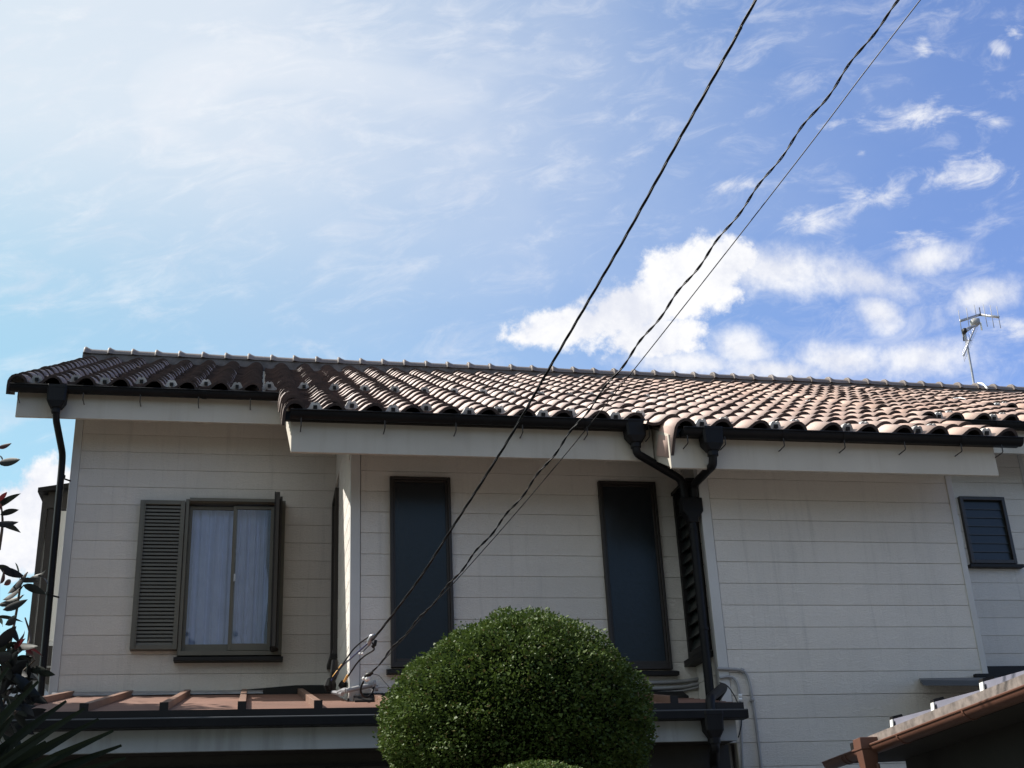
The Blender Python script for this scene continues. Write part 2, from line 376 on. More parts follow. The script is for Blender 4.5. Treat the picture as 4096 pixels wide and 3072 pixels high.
BOARD, GROOVE, BT = 0.1517, 0.0024, 0.018
def front_wall(x0, x1, y, z0, z1, zg, holes=(), trims=(), back_d=0.05):
    """backing slab plus one mesh per siding board; zg = height of one groove"""
    bk = MB()
    # backing slab with holes left out
    xs = sorted({x0, x1, *[h[0] for h in holes], *[h[1] for h in holes]})
    for a, b in zip(xs[:-1], xs[1:]):
        hs = [h for h in holes if h[0] < (a + b) / 2 < h[1]]
        segs = [(z0, z1)]
        for h in hs:
            segs = [q for s in segs for q in ((s[0], min(s[1], h[2])), (max(s[0], h[3]), s[1])) if q[1] - q[0] > 1e-3]
        for s in segs: bk.box(a, b, y + BT - 0.004, y + BT + back_d, s[0], s[1])
    wall = hb(bk, 'wall', MAT['backing'])
    k0 = math.floor((z0 - zg) / BOARD)
    z = zg + k0 * BOARD
    while z < z1 - 0.004:
        a, b = max(z, z0), min(z + BOARD - GROOVE, z1)
        if b - a > 0.004:
            pieces = [(x0, x1, a, b)]
            for h in holes:
                nw = []
                for p in pieces:
                    if h[1] <= p[0] or h[0] >= p[1] or h[3] <= p[2] or h[2] >= p[3]: nw.append(p); continue
                    if h[0] > p[0]: nw.append((p[0], h[0], p[2], p[3]))
                    if h[1] < p[1]: nw.append((h[1], p[1], p[2], p[3]))
                    if h[3] < p[3]: nw.append((max(p[0], h[0]), min(p[1], h[1]), h[3], p[3]))
                    if h[2] > p[2]: nw.append((max(p[0], h[0]), min(p[1], h[1]), p[2], h[2]))
                pieces = nw
            for p in pieces:
                jit = random.uniform(-0.0008, 0.0008)
                mb = MB(); c = 0.0035
                zc0, zc1 = p[2], p[3]
                yf, yb = y + jit, y + BT + jit; c = 0.0022
                # chamfered long edges
                prof = [(yb, zc0), (yf + c, zc0), (yf, zc0 + c), (yf, zc1 - c), (yf + c, zc1), (yb, zc1)] if zc1 - zc0 > 3 * c else [(yb, zc0), (yf, zc0), (yf, zc1), (yb, zc1)]
                r0 = [(p[0], q[0], q[1]) for q in prof]; r1 = [(p[1], q[0], q[1]) for q in prof]
                sub(mb.loft([r0, r1]), 'siding_board', MAT['siding'], wall)
        z += BOARD
    return wall
def side_wall(x, y0, y1, z0, ztop, zg, holes=(), face=-1):
    """wall in a plane of constant x; face=-1 looks to -x; ztop is a function of y"""
    bk = MB(); e = -face
    bk.hexa([(x + e * 0.014, y0 + 0.03, z0), (x + e * 0.06, y0 + 0.03, z0), (x + e * 0.06, y1, z0), (x + e * 0.014, y1, z0)] if e > 0 else
            [(x - 0.06, y0 + 0.03, z0), (x - 0.014, y0 + 0.03, z0), (x - 0.014, y1, z0), (x - 0.06, y1, z0)],
            [(x + e * 0.014, y0 + 0.03, ztop(y0 + 0.03)), (x + e * 0.06, y0 + 0.03, ztop(y0 + 0.03)), (x + e * 0.06, y1, ztop(y1)), (x + e * 0.014, y1, ztop(y1))] if e > 0 else
            [(x - 0.06, y0 + 0.03, ztop(y0 + 0.03)), (x - 0.014, y0 + 0.03, ztop(y0 + 0.03)), (x - 0.014, y1, ztop(y1)), (x - 0.06, y1, ztop(y1))])
    wall = hb(bk, 'wall', MAT['backing'])
    k0 = math.floor((z0 - zg) / BOARD); z = zg + k0 * BOARD
    zmax = max(ztop(y0), ztop(y1))
    while z < zmax:
        a, b = max(z, z0), z + BOARD - GROOVE
        for s0, s1 in [(y0, y1)]:
            ya, yb_ = s0, s1
            # clip under the sloping soffit
            if ztop(ya) < b:
                ya = max(ya, y0 + (b - ztop(y0)) / max(1e-6, (ztop(y1) - ztop(y0)) / (y1 - y0)))
            if yb_ - ya < 0.03 or b - a < 0.004: continue
            segs = [(ya, yb_)]
            for h in holes:
                if h[3] <= a or h[2] >= b: continue
                segs = [q for s in segs for q in ((s[0], min(s[1], h[0])), (max(s[0], h[1]), s[1])) if q[1] - q[0] > 0.01]
            for s in segs:
                mb = MB(); c = 0.0035; xb = x + e * BT
                prof = [(xb, a), (x + e * c, a), (x, a + c), (x, b - c), (x + e * c, b), (xb, b)]
                sub(mb.loft([[(q[0], s[0], q[1]) for q in prof], [(q[0], s[1], q[1]) for q in prof]]), 'siding_board', MAT['siding'], wall)
        z += BOARD
    return wall

W1 = (0.915, 1.346, CZ + 1.583, CZ + 2.925)     # window openings on the middle wall (x0,x1,z0,z1)
W2 = (2.437, 2.873, CZ + 1.556, CZ + 2.925)
WL = (-0.565, 0.234, CZ + 2.004, CZ + 3.280)    # left wall sash window
W4 = (6.042, 6.479, CZ + 2.648, CZ + 3.252)     # glass louvre window far right
CW = 0.028
front_wall(XLC + 0.062, XM - 0.001, YL, CZ + 1.45, soffit(YL) - 0.004, CZ + 2.7867, [(WL[0] + .02, WL[1] - .02, WL[2] + .02, WL[3] - .02)])
front_wall(XM + 0.066, XRC - 0.001, YM, CZ + 1.20, soffit(YM) - 0.004, CZ + 2.0637, [(w[0] + .02, w[1] - .02, w[2] + .02, w[3] - .02) for w in (W1, W2)])
front_wall(XRC + 0.070, XRE - 0.041, YR, 0.0, soffit(YR) - 0.004, CZ + 1.910, [])
front_wall(XRE + 0.001, 9.6, YF, 0.8, soffit(YF) - 0.004, CZ + 2.3333, [(W4[0] + .02, W4[1] - .02, W4[2] + .02, W4[3] - .02)])
side_wall(XM, YM + 0.062, YL, CZ + 1.20, lambda y: soffit(y) - 0.004, CZ + 2.0637, [(9.69, 10.12, CZ + 1.93, CZ + 3.29)])
side_wall(XRC, YR + 0.062, YM, CZ + 0.8, lambda y: soffit(y) - 0.004, CZ + 1.910, [(8.04, 8.40, CZ + 1.62, CZ + 2.84)])
side_wall(XRE, YR + 0.05, YF, 0.0, lambda y: soffit(y) - 0.004, CZ + 1.910, [], face=1)
side_wall(XLC, YL + 0.062, 11.2, CZ + 1.3, lambda y: soffit(y) - 0.004, CZ + 2.7867, [])
# corner trims (L shaped, a few mm proud of the boards)
def corner(x, y, z0, z1, w, d, sx):
    """sx=+1: front arm runs to +x, return arm runs to +y"""
    mb = MB(); p = 0.006
    a = x - sx * p; b = x + sx * w
    prof = [(a, y - p), (b, y - p), (b, y + BT), (x + sx * BT, y + BT), (x + sx * BT, y + d), (a, y + d)]
    mb.loft([[(q[0], q[1], z0) for q in prof], [(q[0], q[1], z1) for q in prof]])
    return hb(mb, 'corner_trim', MAT['trim'], bevel=0.003)
corner(XLC, YL, CZ + 1.40, soffit(YL) - 0.006, 0.060, 0.060, 1)
corner(XM, YM, CZ + 1.33, soffit(YM) - 0.006, 0.062, 0.060, 1)
corner(XRC, YR, CZ + 1.0, soffit(YR) - 0.006, 0.066, 0.060, 1)
corner(XRE, YR, 0.0, soffit(YR) - 0.006, 0.040, 0.050, -1)
hb(MB().box(6.72, 6.76, YF - 0.006, YF + BT, CZ + 3.3, soffit(YF) - 0.006), 'corner_trim', MAT['trim'])
# the rest of the body: rear and lower walls, hidden side
core = MB()
core.box(XLC + 0.05, XRE - 0.07, 11.3, 17.0, 0.0, soffit(11.3) - 0.1).box(XRE, 9.55, YF + 0.2, 17.0, 0.0, soffit(YF + .2) - 0.1)
core.box(XRC + 0.08, XRE - 0.07, YR + 0.08, 11.2, 0.0, CZ + 1.0)
core.box(XLC + 0.03, XLC + 0.07, 11.2, 17.0, 0, soffit(11.2) - 0.01)
hb(core, 'wall', MAT['trim'])

# ---- upper roof: four stepped strips (x0, x1, eave tile tip y, first crest x, pitch)
PITCHX, EXPO = 0.2604, 0.2415
STRIPS = [dict(x0=-2.02, x1=0.10, ye=9.65, c0=-1.885, p=0.2604, n=8, fx0=-1.892, fx1=0.235, left=True),
          dict(x0=0.10, x1=2.665, ye=7.795, c0=0.231, p=0.2604, n=10, fx0=0.207, fx1=2.71, left=True),
          dict(x0=2.665, x1=5.33, ye=7.45, c0=2.805, p=0.2668, n=10, fx0=2.706, fx1=5.129, left=True),
          dict(x0=5.33, x1=7.30, ye=9.00, c0=5.575, p=0.2606, n=7, fx0=5.09, fx1=7.36, left=False),
          dict(x0=7.30, x1=9.95, ye=10.83, c0=7.43, p=0.2604, n=10, fx0=7.36, fx1=9.9, left=True)]
CRH = 0.070                                  # crest over pan
def tile_profile(kind='field'):
    """(x,z) across one tile, crest at x=0: pan on the left, barrel on the right"""
    pts = [(-.190, .014), (-.165, .006), (-.135, .004), (-.110, .008), (-.090, .020), (-.072, .037), (-.048, .057), (-.020, .069),
           (0.002, .071), (.024, .067), (.046, .053), (.062, .034), (.071, .014), (.074, .000)]
    if kind == 'verge_deep':
        pts = [(-.094, -.20), (-.090, -.06), (-.084, .005), (-.070, .036)] + pts[6:]
    if kind == 'verge':
        pts = [(-.088, -.095), (-.084, -.03), (-.078, .012), (-.066, .036)] + pts[6:]
    return pts
def tile_mesh(kind):
    """one tile in the roof frame: local y up the slope, z off the roof plane; front edge at y=0"""
    L, T, LIFT = EXPO * math.hypot(1, SLOPE) + 0.045, 0.020, 0.026
    pr = tile_profile(kind); n = len(pr); mb = MB()
    def row(y, lift): return [(x, y, z + lift) for x, z in pr]
    top0, top1 = row(0.0, LIFT), row(L, LIFT * 0.02)
    nx = []
    for i in range(n):                       # thickness follows the curve inwards
        a = pr[max(i - 1, 0)]; b = pr[min(i + 1, n - 1)]; d = math.hypot(b[0] - a[0], b[1] - a[1])
        nx.append(((b[1] - a[1]) / d * T, -(b[0] - a[0]) / d * T))
    bot0 = [(x + nx[i][0], 0.0, z + nx[i][1] + LIFT) for i, (x, z) in enumerate(pr)]
    bot1 = [(x + nx[i][0], L * 0.8, z + nx[i][1] + LIFT * 0.3) for i, (x, z) in enumerate(pr)]
    vs = top0 + top1 + bot0 + bot1
    tf = [(i, i + 1, n + i + 1, n + i) for i in range(n - 1)]
    ff = [(2 * n + i, 2 * n + i + 1, i + 1, i) for i in range(n - 1)]
    bf = [(3 * n + i, 3 * n + i + 1, 2 * n + i + 1, 2 * n + i) for i in range(n - 1)]
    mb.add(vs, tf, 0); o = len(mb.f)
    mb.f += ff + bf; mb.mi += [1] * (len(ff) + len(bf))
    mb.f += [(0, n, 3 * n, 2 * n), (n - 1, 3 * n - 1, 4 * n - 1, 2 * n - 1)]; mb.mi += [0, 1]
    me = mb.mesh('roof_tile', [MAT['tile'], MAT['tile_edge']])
    me.polygons.foreach_set('use_smooth', [f < len(tf) for f in range(len(me.polygons))])
    return me, mb
TILE_ME, TILE_MB = tile_mesh('field')
VERGE_ME, VERGE_MB = tile_mesh('verge')
DEEP_ME, DEEP_MB = tile_mesh('verge_deep')
TH = math.atan(SLOPE)
def pan(y): return crest(y) - (CRH + 0.029) * math.sqrt(1 + SLOPE ** 2) # roof plane under the tiles
ROT = Matrix.Rotation(TH, 4, 'X')
near, far = [], []
for si, s in enumerate(STRIPS):
    rows = int((RIDGE_Y - 0.05 - s['ye']) / EXPO) + 1
    for r in range(rows):
        y = s['ye'] + r * EXPO
        for c in range(s['n']):
            x = s['c0'] + c * s['p']
            kind = 'verge' if (c == 0 and s['left'] and y < (99 if si == 0 else STRIPS[si - 1]['ye'] + 0.05) and (si != 2 or y < 7.6)) else 'field'
            if c == 0 and kind == 'field' and si in (1, 2, 4) : x = s['c0']
            z = pan(y)
            jit = (random.uniform(-.004, .004), random.uniform(-.006, .006), random.uniform(-.003, .003))
            rot = (random.uniform(-.014, .016), random.uniform(-.022, .022), random.uniform(-.013, .013))
            pos = Vector((x + jit[0], y + jit[1], z + jit[2]))
            d = (pos - Vector((0, 0, CZ)))
            (near if True else far).append((d.length * (1 + 0.9 * (r > 1)), si, kind, pos, rot))
near.sort(key=lambda t: t[0])
verges = [t for t in near if t[2] == 'verge']; fields = [t for t in near if t[2] == 'field']
picked = verges[:60] + fields[:240]; rest_t = verges[60:] + fields[240:]
ROOFS = []
for si, s in enumerate(STRIPS):              # the boarded slab under the tiles: front edge, sloping soffit
    y0 = s['ye'] + 0.105; y1 = RIDGE_Y; mb = MB()
    t0, b0, t1, b1 = pan(y0) - 0.012, soffit(y0) + 0.004, pan(y1) - 0.012, soffit(y1) + 0.004
    yb = 2 * RIDGE_Y - (9.65 + 0.1)
    x0, x1 = s['fx0'] + 0.03, s['fx1'] - 0.004
    prof = [(y0, b0), (y1, b1), (yb, soffit(2 * RIDGE_Y - yb)), (yb, pan(2 * RIDGE_Y - yb) - 0.012), (y1, t1), (y0, t0)]
    mb.add([(x0, a, b) for a, b in prof] + [(x1, a, b) for a, b in prof],
           [(0, 1, 4, 5), (1, 2, 3, 4), (6, 11, 10, 7), (7, 10, 9, 8), (0, 5, 11, 6), (5, 4, 10, 11), (4, 3, 9, 10), (3, 2, 8, 9), (2, 1, 7, 8), (1, 0, 6, 7)])
    rf = hb(mb, 'roof', MAT['fascia']); ROOFS.append(rf)
    # fascia board and verge board
    fb = MB().box(s['fx0'], s['fx1'], s['ye'] + 0.075, s['ye'] + 0.101, soffit(s['ye'] + 0.075), pan(s['ye'] + 0.075) - 0.03)
    hb(fb, 'fascia', MAT['fascia'], bevel=0.003)
    if s['left'] or si == 2:
        ya, yz = s['ye'] + 0.105, (17.5 if si == 0 else STRIPS[si - 1]['ye'] + 0.4) if si != 3 else 0
        yz = min(yz, RIDGE_Y)
        if yz > ya:
            a, b = s['fx0'] + (.012 if si == 2 else 0), s['fx0'] + 0.029
            hb(MB().hexa([(a, ya, soffit(ya)), (b, ya, soffit(ya)), (b, yz, soffit(yz)), (a, yz, soffit(yz))],
                         [(a, ya, pan(ya) - 0.03), (b, ya, pan(ya) - 0.03), (b, yz, pan(yz) - 0.03), (a, yz, pan(yz) - 0.03)]), 'verge_board', MAT['fascia'])
    # dark eave filler behind the tile mouths
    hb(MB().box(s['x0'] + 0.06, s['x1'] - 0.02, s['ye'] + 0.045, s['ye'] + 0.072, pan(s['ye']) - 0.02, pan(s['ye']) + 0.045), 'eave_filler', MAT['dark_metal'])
# right hand verge board of the right strip
s = STRIPS[2]; a, b = s['fx1'] - 0.026, s['fx1']; ya, yz = s['ye'] + 0.105, 9.5
hb(MB().hexa([(a + .003, ya, soffit(ya)), (b, ya, soffit(ya)), (b, yz, soffit(yz)), (a + .003, yz, soffit(yz))],
             [(a + .003, ya, pan(ya) - 0.03), (b, ya, pan(ya) - 0.03), (b, yz, pan(yz) - 0.03), (a + .003, yz, pan(yz) - 0.03)]), 'verge_board', MAT['fascia'])
for d, si, kind, pos, rot in picked:
    o = link('roof_tile' if kind == 'field' else 'verge_tile', TILE_ME if kind == 'field' else (DEEP_ME if si == 2 and pos.y < STRIPS[si]['ye'] + .1 else VERGE_ME), ROOFS[si])
    o.matrix_world = Matrix.Translation(pos) @ Matrix.Rotation(TH + rot[0], 4, 'X') @ Matrix.Rotation(rot[1], 4, 'Y') @ Matrix.Rotation(rot[2], 4, 'Z')
    o.matrix_parent_inverse = Matrix.Translation(-HO).inverted() @ Matrix.Translation(-HO)
# all other tiles, joined
fm = [[], [], [], []]; off = 0
allv, allf, allm, tone, smo = [], [], [], [], []
for d, si, kind, pos, rot in rest_t:
    mb = TILE_MB if kind == 'field' else VERGE_MB
    Mx = np.array(Matrix.Translation(pos) @ Matrix.Rotation(TH + rot[0], 4, 'X') @ Matrix.Rotation(rot[1], 4, 'Y') @ Matrix.Rotation(rot[2], 4, 'Z'))
    v = np.c_[np.array(mb.v), np.ones(len(mb.v))] @ Mx.T
    allv.append(v[:, :3]); allf += [tuple(i + off for i in f) for f in mb.f]; allm += mb.mi; off += len(mb.v)
    tone.append(np.full(len(mb.v), random.random()))
me = bpy.data.meshes.new('roof_tile_field'); me.from_pydata(np.concatenate(allv).tolist(), [], allf)
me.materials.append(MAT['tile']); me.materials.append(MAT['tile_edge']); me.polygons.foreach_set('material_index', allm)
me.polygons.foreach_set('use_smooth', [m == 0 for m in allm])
at_ = me.attributes.new('tone', 'FLOAT', 'POINT'); at_.data.foreach_set('value', np.concatenate(tone))
fld = hpart(link('roof_tile_field', me)); fld['kind'] = 'stuff'
fld['label'] = 'upper courses of faded terracotta pantiles up to the ridge'

# ridge: mortar bed, row of half round caps with collars
RZ = CZ + 6.185
bed = MB()
prof = [(-0.13, RZ - 0.20), (-0.098, RZ - 0.022), (0.098, RZ - 0.022), (0.13, RZ - 0.20)]
bed.loft([[(x, RIDGE_Y + 0.02 + p[0], p[1]) for p in prof] for x in (-2.0, 9.95)])
hb(bed, 'ridge_bed', MAT['mortar'])
def cap_mesh():
    mb = MB(); n = 10; L = 0.2604
    def ring(x, r, h): return [(x, -r * math.cos(PI * i / n), h * math.sin(PI * i / n) ** 0.9) for i in range(n + 1)]
    rg = [ring(0.0, 0.132, 0.108), ring(0.004, 0.138, 0.114), ring(0.022, 0.139, 0.117), ring(0.046, 0.128, 0.100), ring(0.085, 0.118, 0.086), ring(L + 0.01, 0.117, 0.084)]
    vs = [v for r in rg for v in r]; m = n + 1
    fs = [(k * m + i, (k + 1) * m + i, (k + 1) * m + i + 1, k * m + i + 1) for k in range(len(rg) - 1) for i in range(n)]
    mb.add(vs, fs); mb.add([(0, 0, -0.01)] + rg[0], [(0, i + 2, i + 1) for i in range(n)])
    me = mb.mesh('ridge_tile', MAT['ridge'], True); return me
CAP = cap_mesh()
for k in range(46):
    x = -1.99 + k * 0.2604
    if x > 9.75: break
    dx_ = -0.13 if k == 43 else 0
    o = link('ridge_tile', CAP, ROOFS[0], None)
    o.matrix_world = Matrix.Translation((x, RIDGE_Y + 0.02 + random.uniform(-.004, .004), RZ - 0.048 + random.uniform(-.003, .003))) @ Matrix.Rotation(random.uniform(-.012, .012), 4, 'Y')
    o.matrix_parent_inverse = Matrix.Identity(4)
for o in list(bpy.data.objects):             # children of the roof slabs: the slab itself carries the house offset
    if o.parent in ROOFS: o.matrix_parent_inverse = Matrix.Identity(4)

# snow guards: small crown shaped stops in the pans
def guard_mesh():
    mb = MB()
    prof = [(-0.062, 0.0), (-0.060, 0.014), (-0.040, 0.026), (-0.026, 0.050), (-0.012, 0.056), (0.0, 0.049), (0.012, 0.056), (0.026, 0.050), (0.040, 0.026), (0.060, 0.014), (0.062, 0.0)]
    prof = [(x * 1.08, z * 1.28) for x, z in prof]
    f = [(x, 0.0 - z * 0.25, z) for x, z in prof]; b = [(x, 0.040 - z * 0.2, z) for x, z in prof]
    mb.loft([f, b]); mb.box(-0.018, 0.018, 0.03, 0.10, 0.0, 0.008)
    mb.box(-0.013, 0.013, -0.024, -0.006, 0.020, 0.048, 1)
    return mb.mesh('snow_guard', [MAT['guard'], MAT['dark_metal']])
GUARD = guard_mesh()
def guards(si, row, skip=0, step=1, alt=True, n=None):
    s = STRIPS[si]
    for c in range(skip, n or s['n'], step):
        r = row + ((c % 2) if alt else 0)
        y = s['ye'] + r * EXPO + 0.06
        o = link('snow_guard', GUARD, ROOFS[si])
        o.matrix_world = Matrix.Translation((s['c0'] + (c + 0.0) * s['p'] - 0.131 + s['p'], y, pan(y) + 0.016)) @ Matrix.Rotation(TH - 0.2, 4, 'X') @ Matrix.Rotation(random.uniform(-.08, .08), 4, 'Z')
guards(0, 0, 0, 1, True, 8); guards(1, 0, 0, 1, True, 10); guards(2, 0, 0, 1, True, 9); guards(3, 0, 0, 1, True, 6); guards(4, 0, 0, 1, True, 6)
guards(1, 9, 0, 1, False, 10); guards(2, 11, 0, 2, False, 9); guards(2, 12, 1, 2, False, 9)

# gutters, brackets, downpipes
def half_round(x0, x1, y, z, r, name='gutter', m='black_plastic', ends=True):
    """gutter along x, lip height z"""
    mb = MB(); n = 10; t = 0.004
    def ring(x):
        o = [(x, y - r * math.cos(PI * i / n), z - r * 1.05 * math.sin(PI * i / n)) for i in range(n + 1)]
        q = [(x, y - (r - t) * math.cos(PI * i / n), z - (r * 1.05 - t) * math.sin(PI * i / n)) for i in range(n, -1, -1)]
        return o + q
    mb.loft([ring(x0), ring(x1)])
    for x in ((x0, x1) if ends else ()):
        mb.add([(x, y - r * math.cos(PI * i / n), z - r * 1.05 * math.sin(PI * i / n)) for i in range(n + 1)], [tuple(range(n + 1))])
    lip = MB()
    mb.tube([(x0, y - r - 0.003, z), (x1, y - r - 0.003, z)], 0.006, 6)
    return mb
def gutter_run(si, x0, x1, z, xs, joints=()):
    s = STRIPS[si]; y = s['ye'] - 0.002; r = 0.047
    gt = hb(half_round(x0, x1, y, z, r), 'gutter', MAT['black_plastic'])
    smooth_angle(gt, 50)
    for x in joints:
        mb = MB(); n = 10
        mb.loft([[(xx, y - (r + .004) * math.cos(PI * i / n), z - (r * 1.05 + .004) * math.sin(PI * i / n)) for i in range(n + 1)] +
                 [(xx, y - (r + .001) * math.cos(PI * i / n), z - (r * 1.05 + .001) * math.sin(PI * i / n)) for i in range(n, -1, -1)] for xx in (x - .02, x + .02)])
        sub(mb, 'gutter_joint', MAT['black_plastic'], gt)
    for x in xs:
        fy = s['ye'] + 0.076
        mb = MB().tube([(x, y - 0.02, z - r * 1.0), (x, y - 0.022, z - r - 0.052), (x, y - 0.01, z - r - 0.058), (x, fy, z - r - 0.060)], 0.0042, 5)
        sub(mb, 'gutter_bracket', MAT['bronze'], gt)
    return gt
def bx(px, py, y): return at(px, py, 1, y).x
ZG = CZ + 3.155
def zg(si): return ZG + SLOPE * (STRIPS[si]['ye'] - 7.795) - (0.024, 0, 0.006, 0.006, 0.006)[si]
gutter_run(0, -1.935, 0.17, zg(0), [bx(75, 1572, 9.65), bx(335, 1580, 9.65), bx(562, 1590, 9.65), bx(795, 1595, 9.65), bx(1002, 1600, 9.65)], [-0.45])
gutter_run(1, 0.195, 2.655, zg(1), [bx(1204, 1690, 7.795), bx(1538, 1705, 7.795), bx(1822, 1715, 7.795), bx(2088, 1725, 7.795), bx(2346, 1735, 7.795), bx(2595, 1750, 7.795)], [bx(1829, 1680, 7.795), bx(2346, 1690, 7.795)])
gutter_run(2, 2.775, 5.30, zg(2), [bx(2745, 1755, 7.45), bx(2895, 1760, 7.45), bx(3130, 1770, 7.45), bx(3372, 1775, 7.45), bx(3612, 1780, 7.45), bx(3838, 1790, 7.45), bx(4000, 1790, 7.45)], [bx(3130, 1725, 7.45), bx(3372, 1730, 7.45), bx(3840, 1745, 7.45)])
gutter_run(3, 5.36, 7.30, zg(3), [5.8, 6.6, 7.2], [6.2])
gutter_run(4, 7.42, 9.9, zg(4), [8, 9], [])

def rain_head(x, y, ztop, w, h, neck, m='black_plastic', name='rain_head'):
    mb = MB()
    def sq(wx, wy, z, c=0.2):
        a, b = wx / 2, wy / 2; k = c
        return [(x - a, y - b + b * k, z), (x - a + a * k, y - b, z), (x + a - a * k, y - b, z), (x + a, y - b + b * k, z),
                (x + a, y + b - b * k, z), (x + a - a * k, y + b, z), (x - a + a * k, y + b, z), (x - a, y + b - b * k, z)]
    mb.loft([sq(w, w * .8, ztop), sq(w, w * .8, ztop - h * 0.12), sq(w * .97, w * .78, ztop - h * .13), sq(w * .90, w * .72, ztop - h * .66), sq(w * .55, w * .55, ztop - h * .92, .4), sq(neck * 2.3, neck * 2.3, ztop - h * .93, .5), sq(neck * 2.3, neck * 2.3, ztop - h * 1.12, .5)])
    return hb(mb, name, MAT[m], bevel=0.004)
def pipe(pts, r, name='downpipe', m='black_plastic', n=12, straps=()):
    # soften the elbows
    P = [Vector(p) for p in pts]; out = [P[0]]
    for i in range(1, len(P) - 1):
        a, b, c = P[i - 1], P[i], P[i + 1]; k = min(0.05, (b - a).length * .4, (c - b).length * .4)
        p0 = b + (a - b).normalized() * k; p1 = b + (c - b).normalized() * k
        for t in (0, .33, .66, 1): out.append(p0.lerp(b, t).lerp(b.lerp(p1, t), t))
    out.append(P[-1])
    o = hb(MB().tube(out, r, n), name, MAT[m]); smooth_angle(o, 50)
    return o
def collar(parent, p, r, h=0.03, m='black_plastic'):
    return sub(MB().tube([(p[0], p[1], p[2] - h / 2), (p[0], p[1], p[2] + h / 2)], r, 12), 'pipe_strap', MAT[m], parent)
# left downpipe
pl0 = at(232, 1560, 1, 9.65)
rain_head(pl0.x, 9.65, zg(0) + 0.005, 0.155, 0.20, 0.027)
lp = pipe([(pl0.x + .004, 9.65, zg(0) - 0.21), (pl0.x + .006, 9.68, zg(0) - 0.27), (-1.552, 10.02, CZ + 3.625), (-1.550, 10.03, CZ + 3.50), (-1.536, 10.06, CZ + 1.2)], 0.027)
for px, py in ((247, 1907), (207, 2375)):
    q = at(px, py, 1, 10.045)
    collar(lp, (-1.546, 10.037, q.z), 0.031, 0.018); sub(MB().bar((-1.55, 10.04, q.z - .01), (XLC + .01, 10.125, q.z - .01), 0.006, 0.012), 'pipe_bracket', MAT['black_plastic'], lp)
# middle and right downpipes joining over the corner
fa = at(2535, 1690, 1, 7.80); fb_ = at(2838, 1700, 1, 7.45)
rain_head(fa.x, 7.80, zg(1) + 0.012, 0.150, 0.175, 0.029)
rain_head(fb_.x, 7.45, zg(2) + 0.012, 0.150, 0.175, 0.029)
JX, JY = 2.985, 7.985
jz = CZ + 2.60
dpa = pipe([(fa.x, 7.80, zg(1) - .17), (fa.x + .004, 7.80, zg(1) - .225), (JX - .045, JY, jz + .21), (JX - .035, JY, jz + .05)], 0.029)
dpb = pipe([(fb_.x, 7.45, zg(2) - .17), (fb_.x - .0, 7.47, zg(2) - .24), (JX + .032, JY - .03, jz + .17), (JX + .030, JY, jz + .05)], 0.029)
mb = MB()
def rect(cx, cy, wx, wy, z): return [(cx - wx / 2, cy - wy / 2, z), (cx + wx / 2, cy - wy / 2, z), (cx + wx / 2, cy + wy / 2, z), (cx - wx / 2, cy + wy / 2, z)]
mb.loft([rect(JX, JY, .150, .085, jz + .07), rect(JX, JY, .150, .085, jz - .03), rect(JX, JY, .075, .075, jz - .075), rect(JX, JY, .066, .066, jz - .11)])
hb(mb, 'pipe_joint', MAT['black_plastic'], bevel=0.006)
dpm = pipe([(JX, JY, jz - .09), (JX - .004, JY, CZ + 1.30), (JX - .012, JY - .02, CZ + 1.22)], 0.030)
for z in (2.45, 1.75): collar(dpm, (JX, JY, CZ + z), 0.034, .02)

# ---- windows
def frame_rect(x0, x1, z0, z1, y0, y1, w, mb=None, wb=None):
    mb = mb or MB(); wb = wb or w
    mb.box(x0, x0 + w, y0, y1, z0, z1).box(x1 - w, x1, y0, y1, z0, z1).box(x0 + w, x1 - w, y0, y1, z1 - w, z1).box(x0 + w, x1 - w, y0, y1, z0, z0 + wb)
    return mb
def fixed_window(w, y, m, sill=True, proud=0.035):
    x0, x1, z0, z1 = w
    o = hb(frame_rect(x0, x1, z0, z1, y - proud, y + 0.06, 0.021, wb=0.03), 'window', MAT[m], bevel=0.003)
    sub(frame_rect(x0 + .021, x1 - .021, z0 + .03, z1 - .021, y - proud + .016, y + .05, 0.015, wb=0.030), 'sash', MAT[m], o, bevel=0.002)
    sub(MB().box(x0 + .030, x1 - .030, y - .004, y + .002, z0 + .045, z1 - .030), 'pane', MAT['dark_glass'], o)
    sub(MB().box(x0 + .01, x1 - .01, y + .061, y + .066, z0 + .01, z1 - .01), 'blind', MAT['room'], o)
    if sill:
        sub(MB().hexa([(x0 - .03, y - .06, z0 - .045), (x1 + .036, y - .06, z0 - .045), (x1 + .036, y - .001, z0 - .045), (x0 - .03, y - .001, z0 - .045)],
                      [(x0 - .03, y - .06, z0 - .020), (x1 + .036, y - .06, z0 - .020), (x1 + .036, y - .001, z0 - .004), (x0 - .03, y - .001, z0 - .004)]), 'sill', MAT['dark_metal'], o, bevel=0.002)
    return o
fixed_window(W1, YM, 'brown_frame'); fixed_window(W2, YM, 'brown_frame')
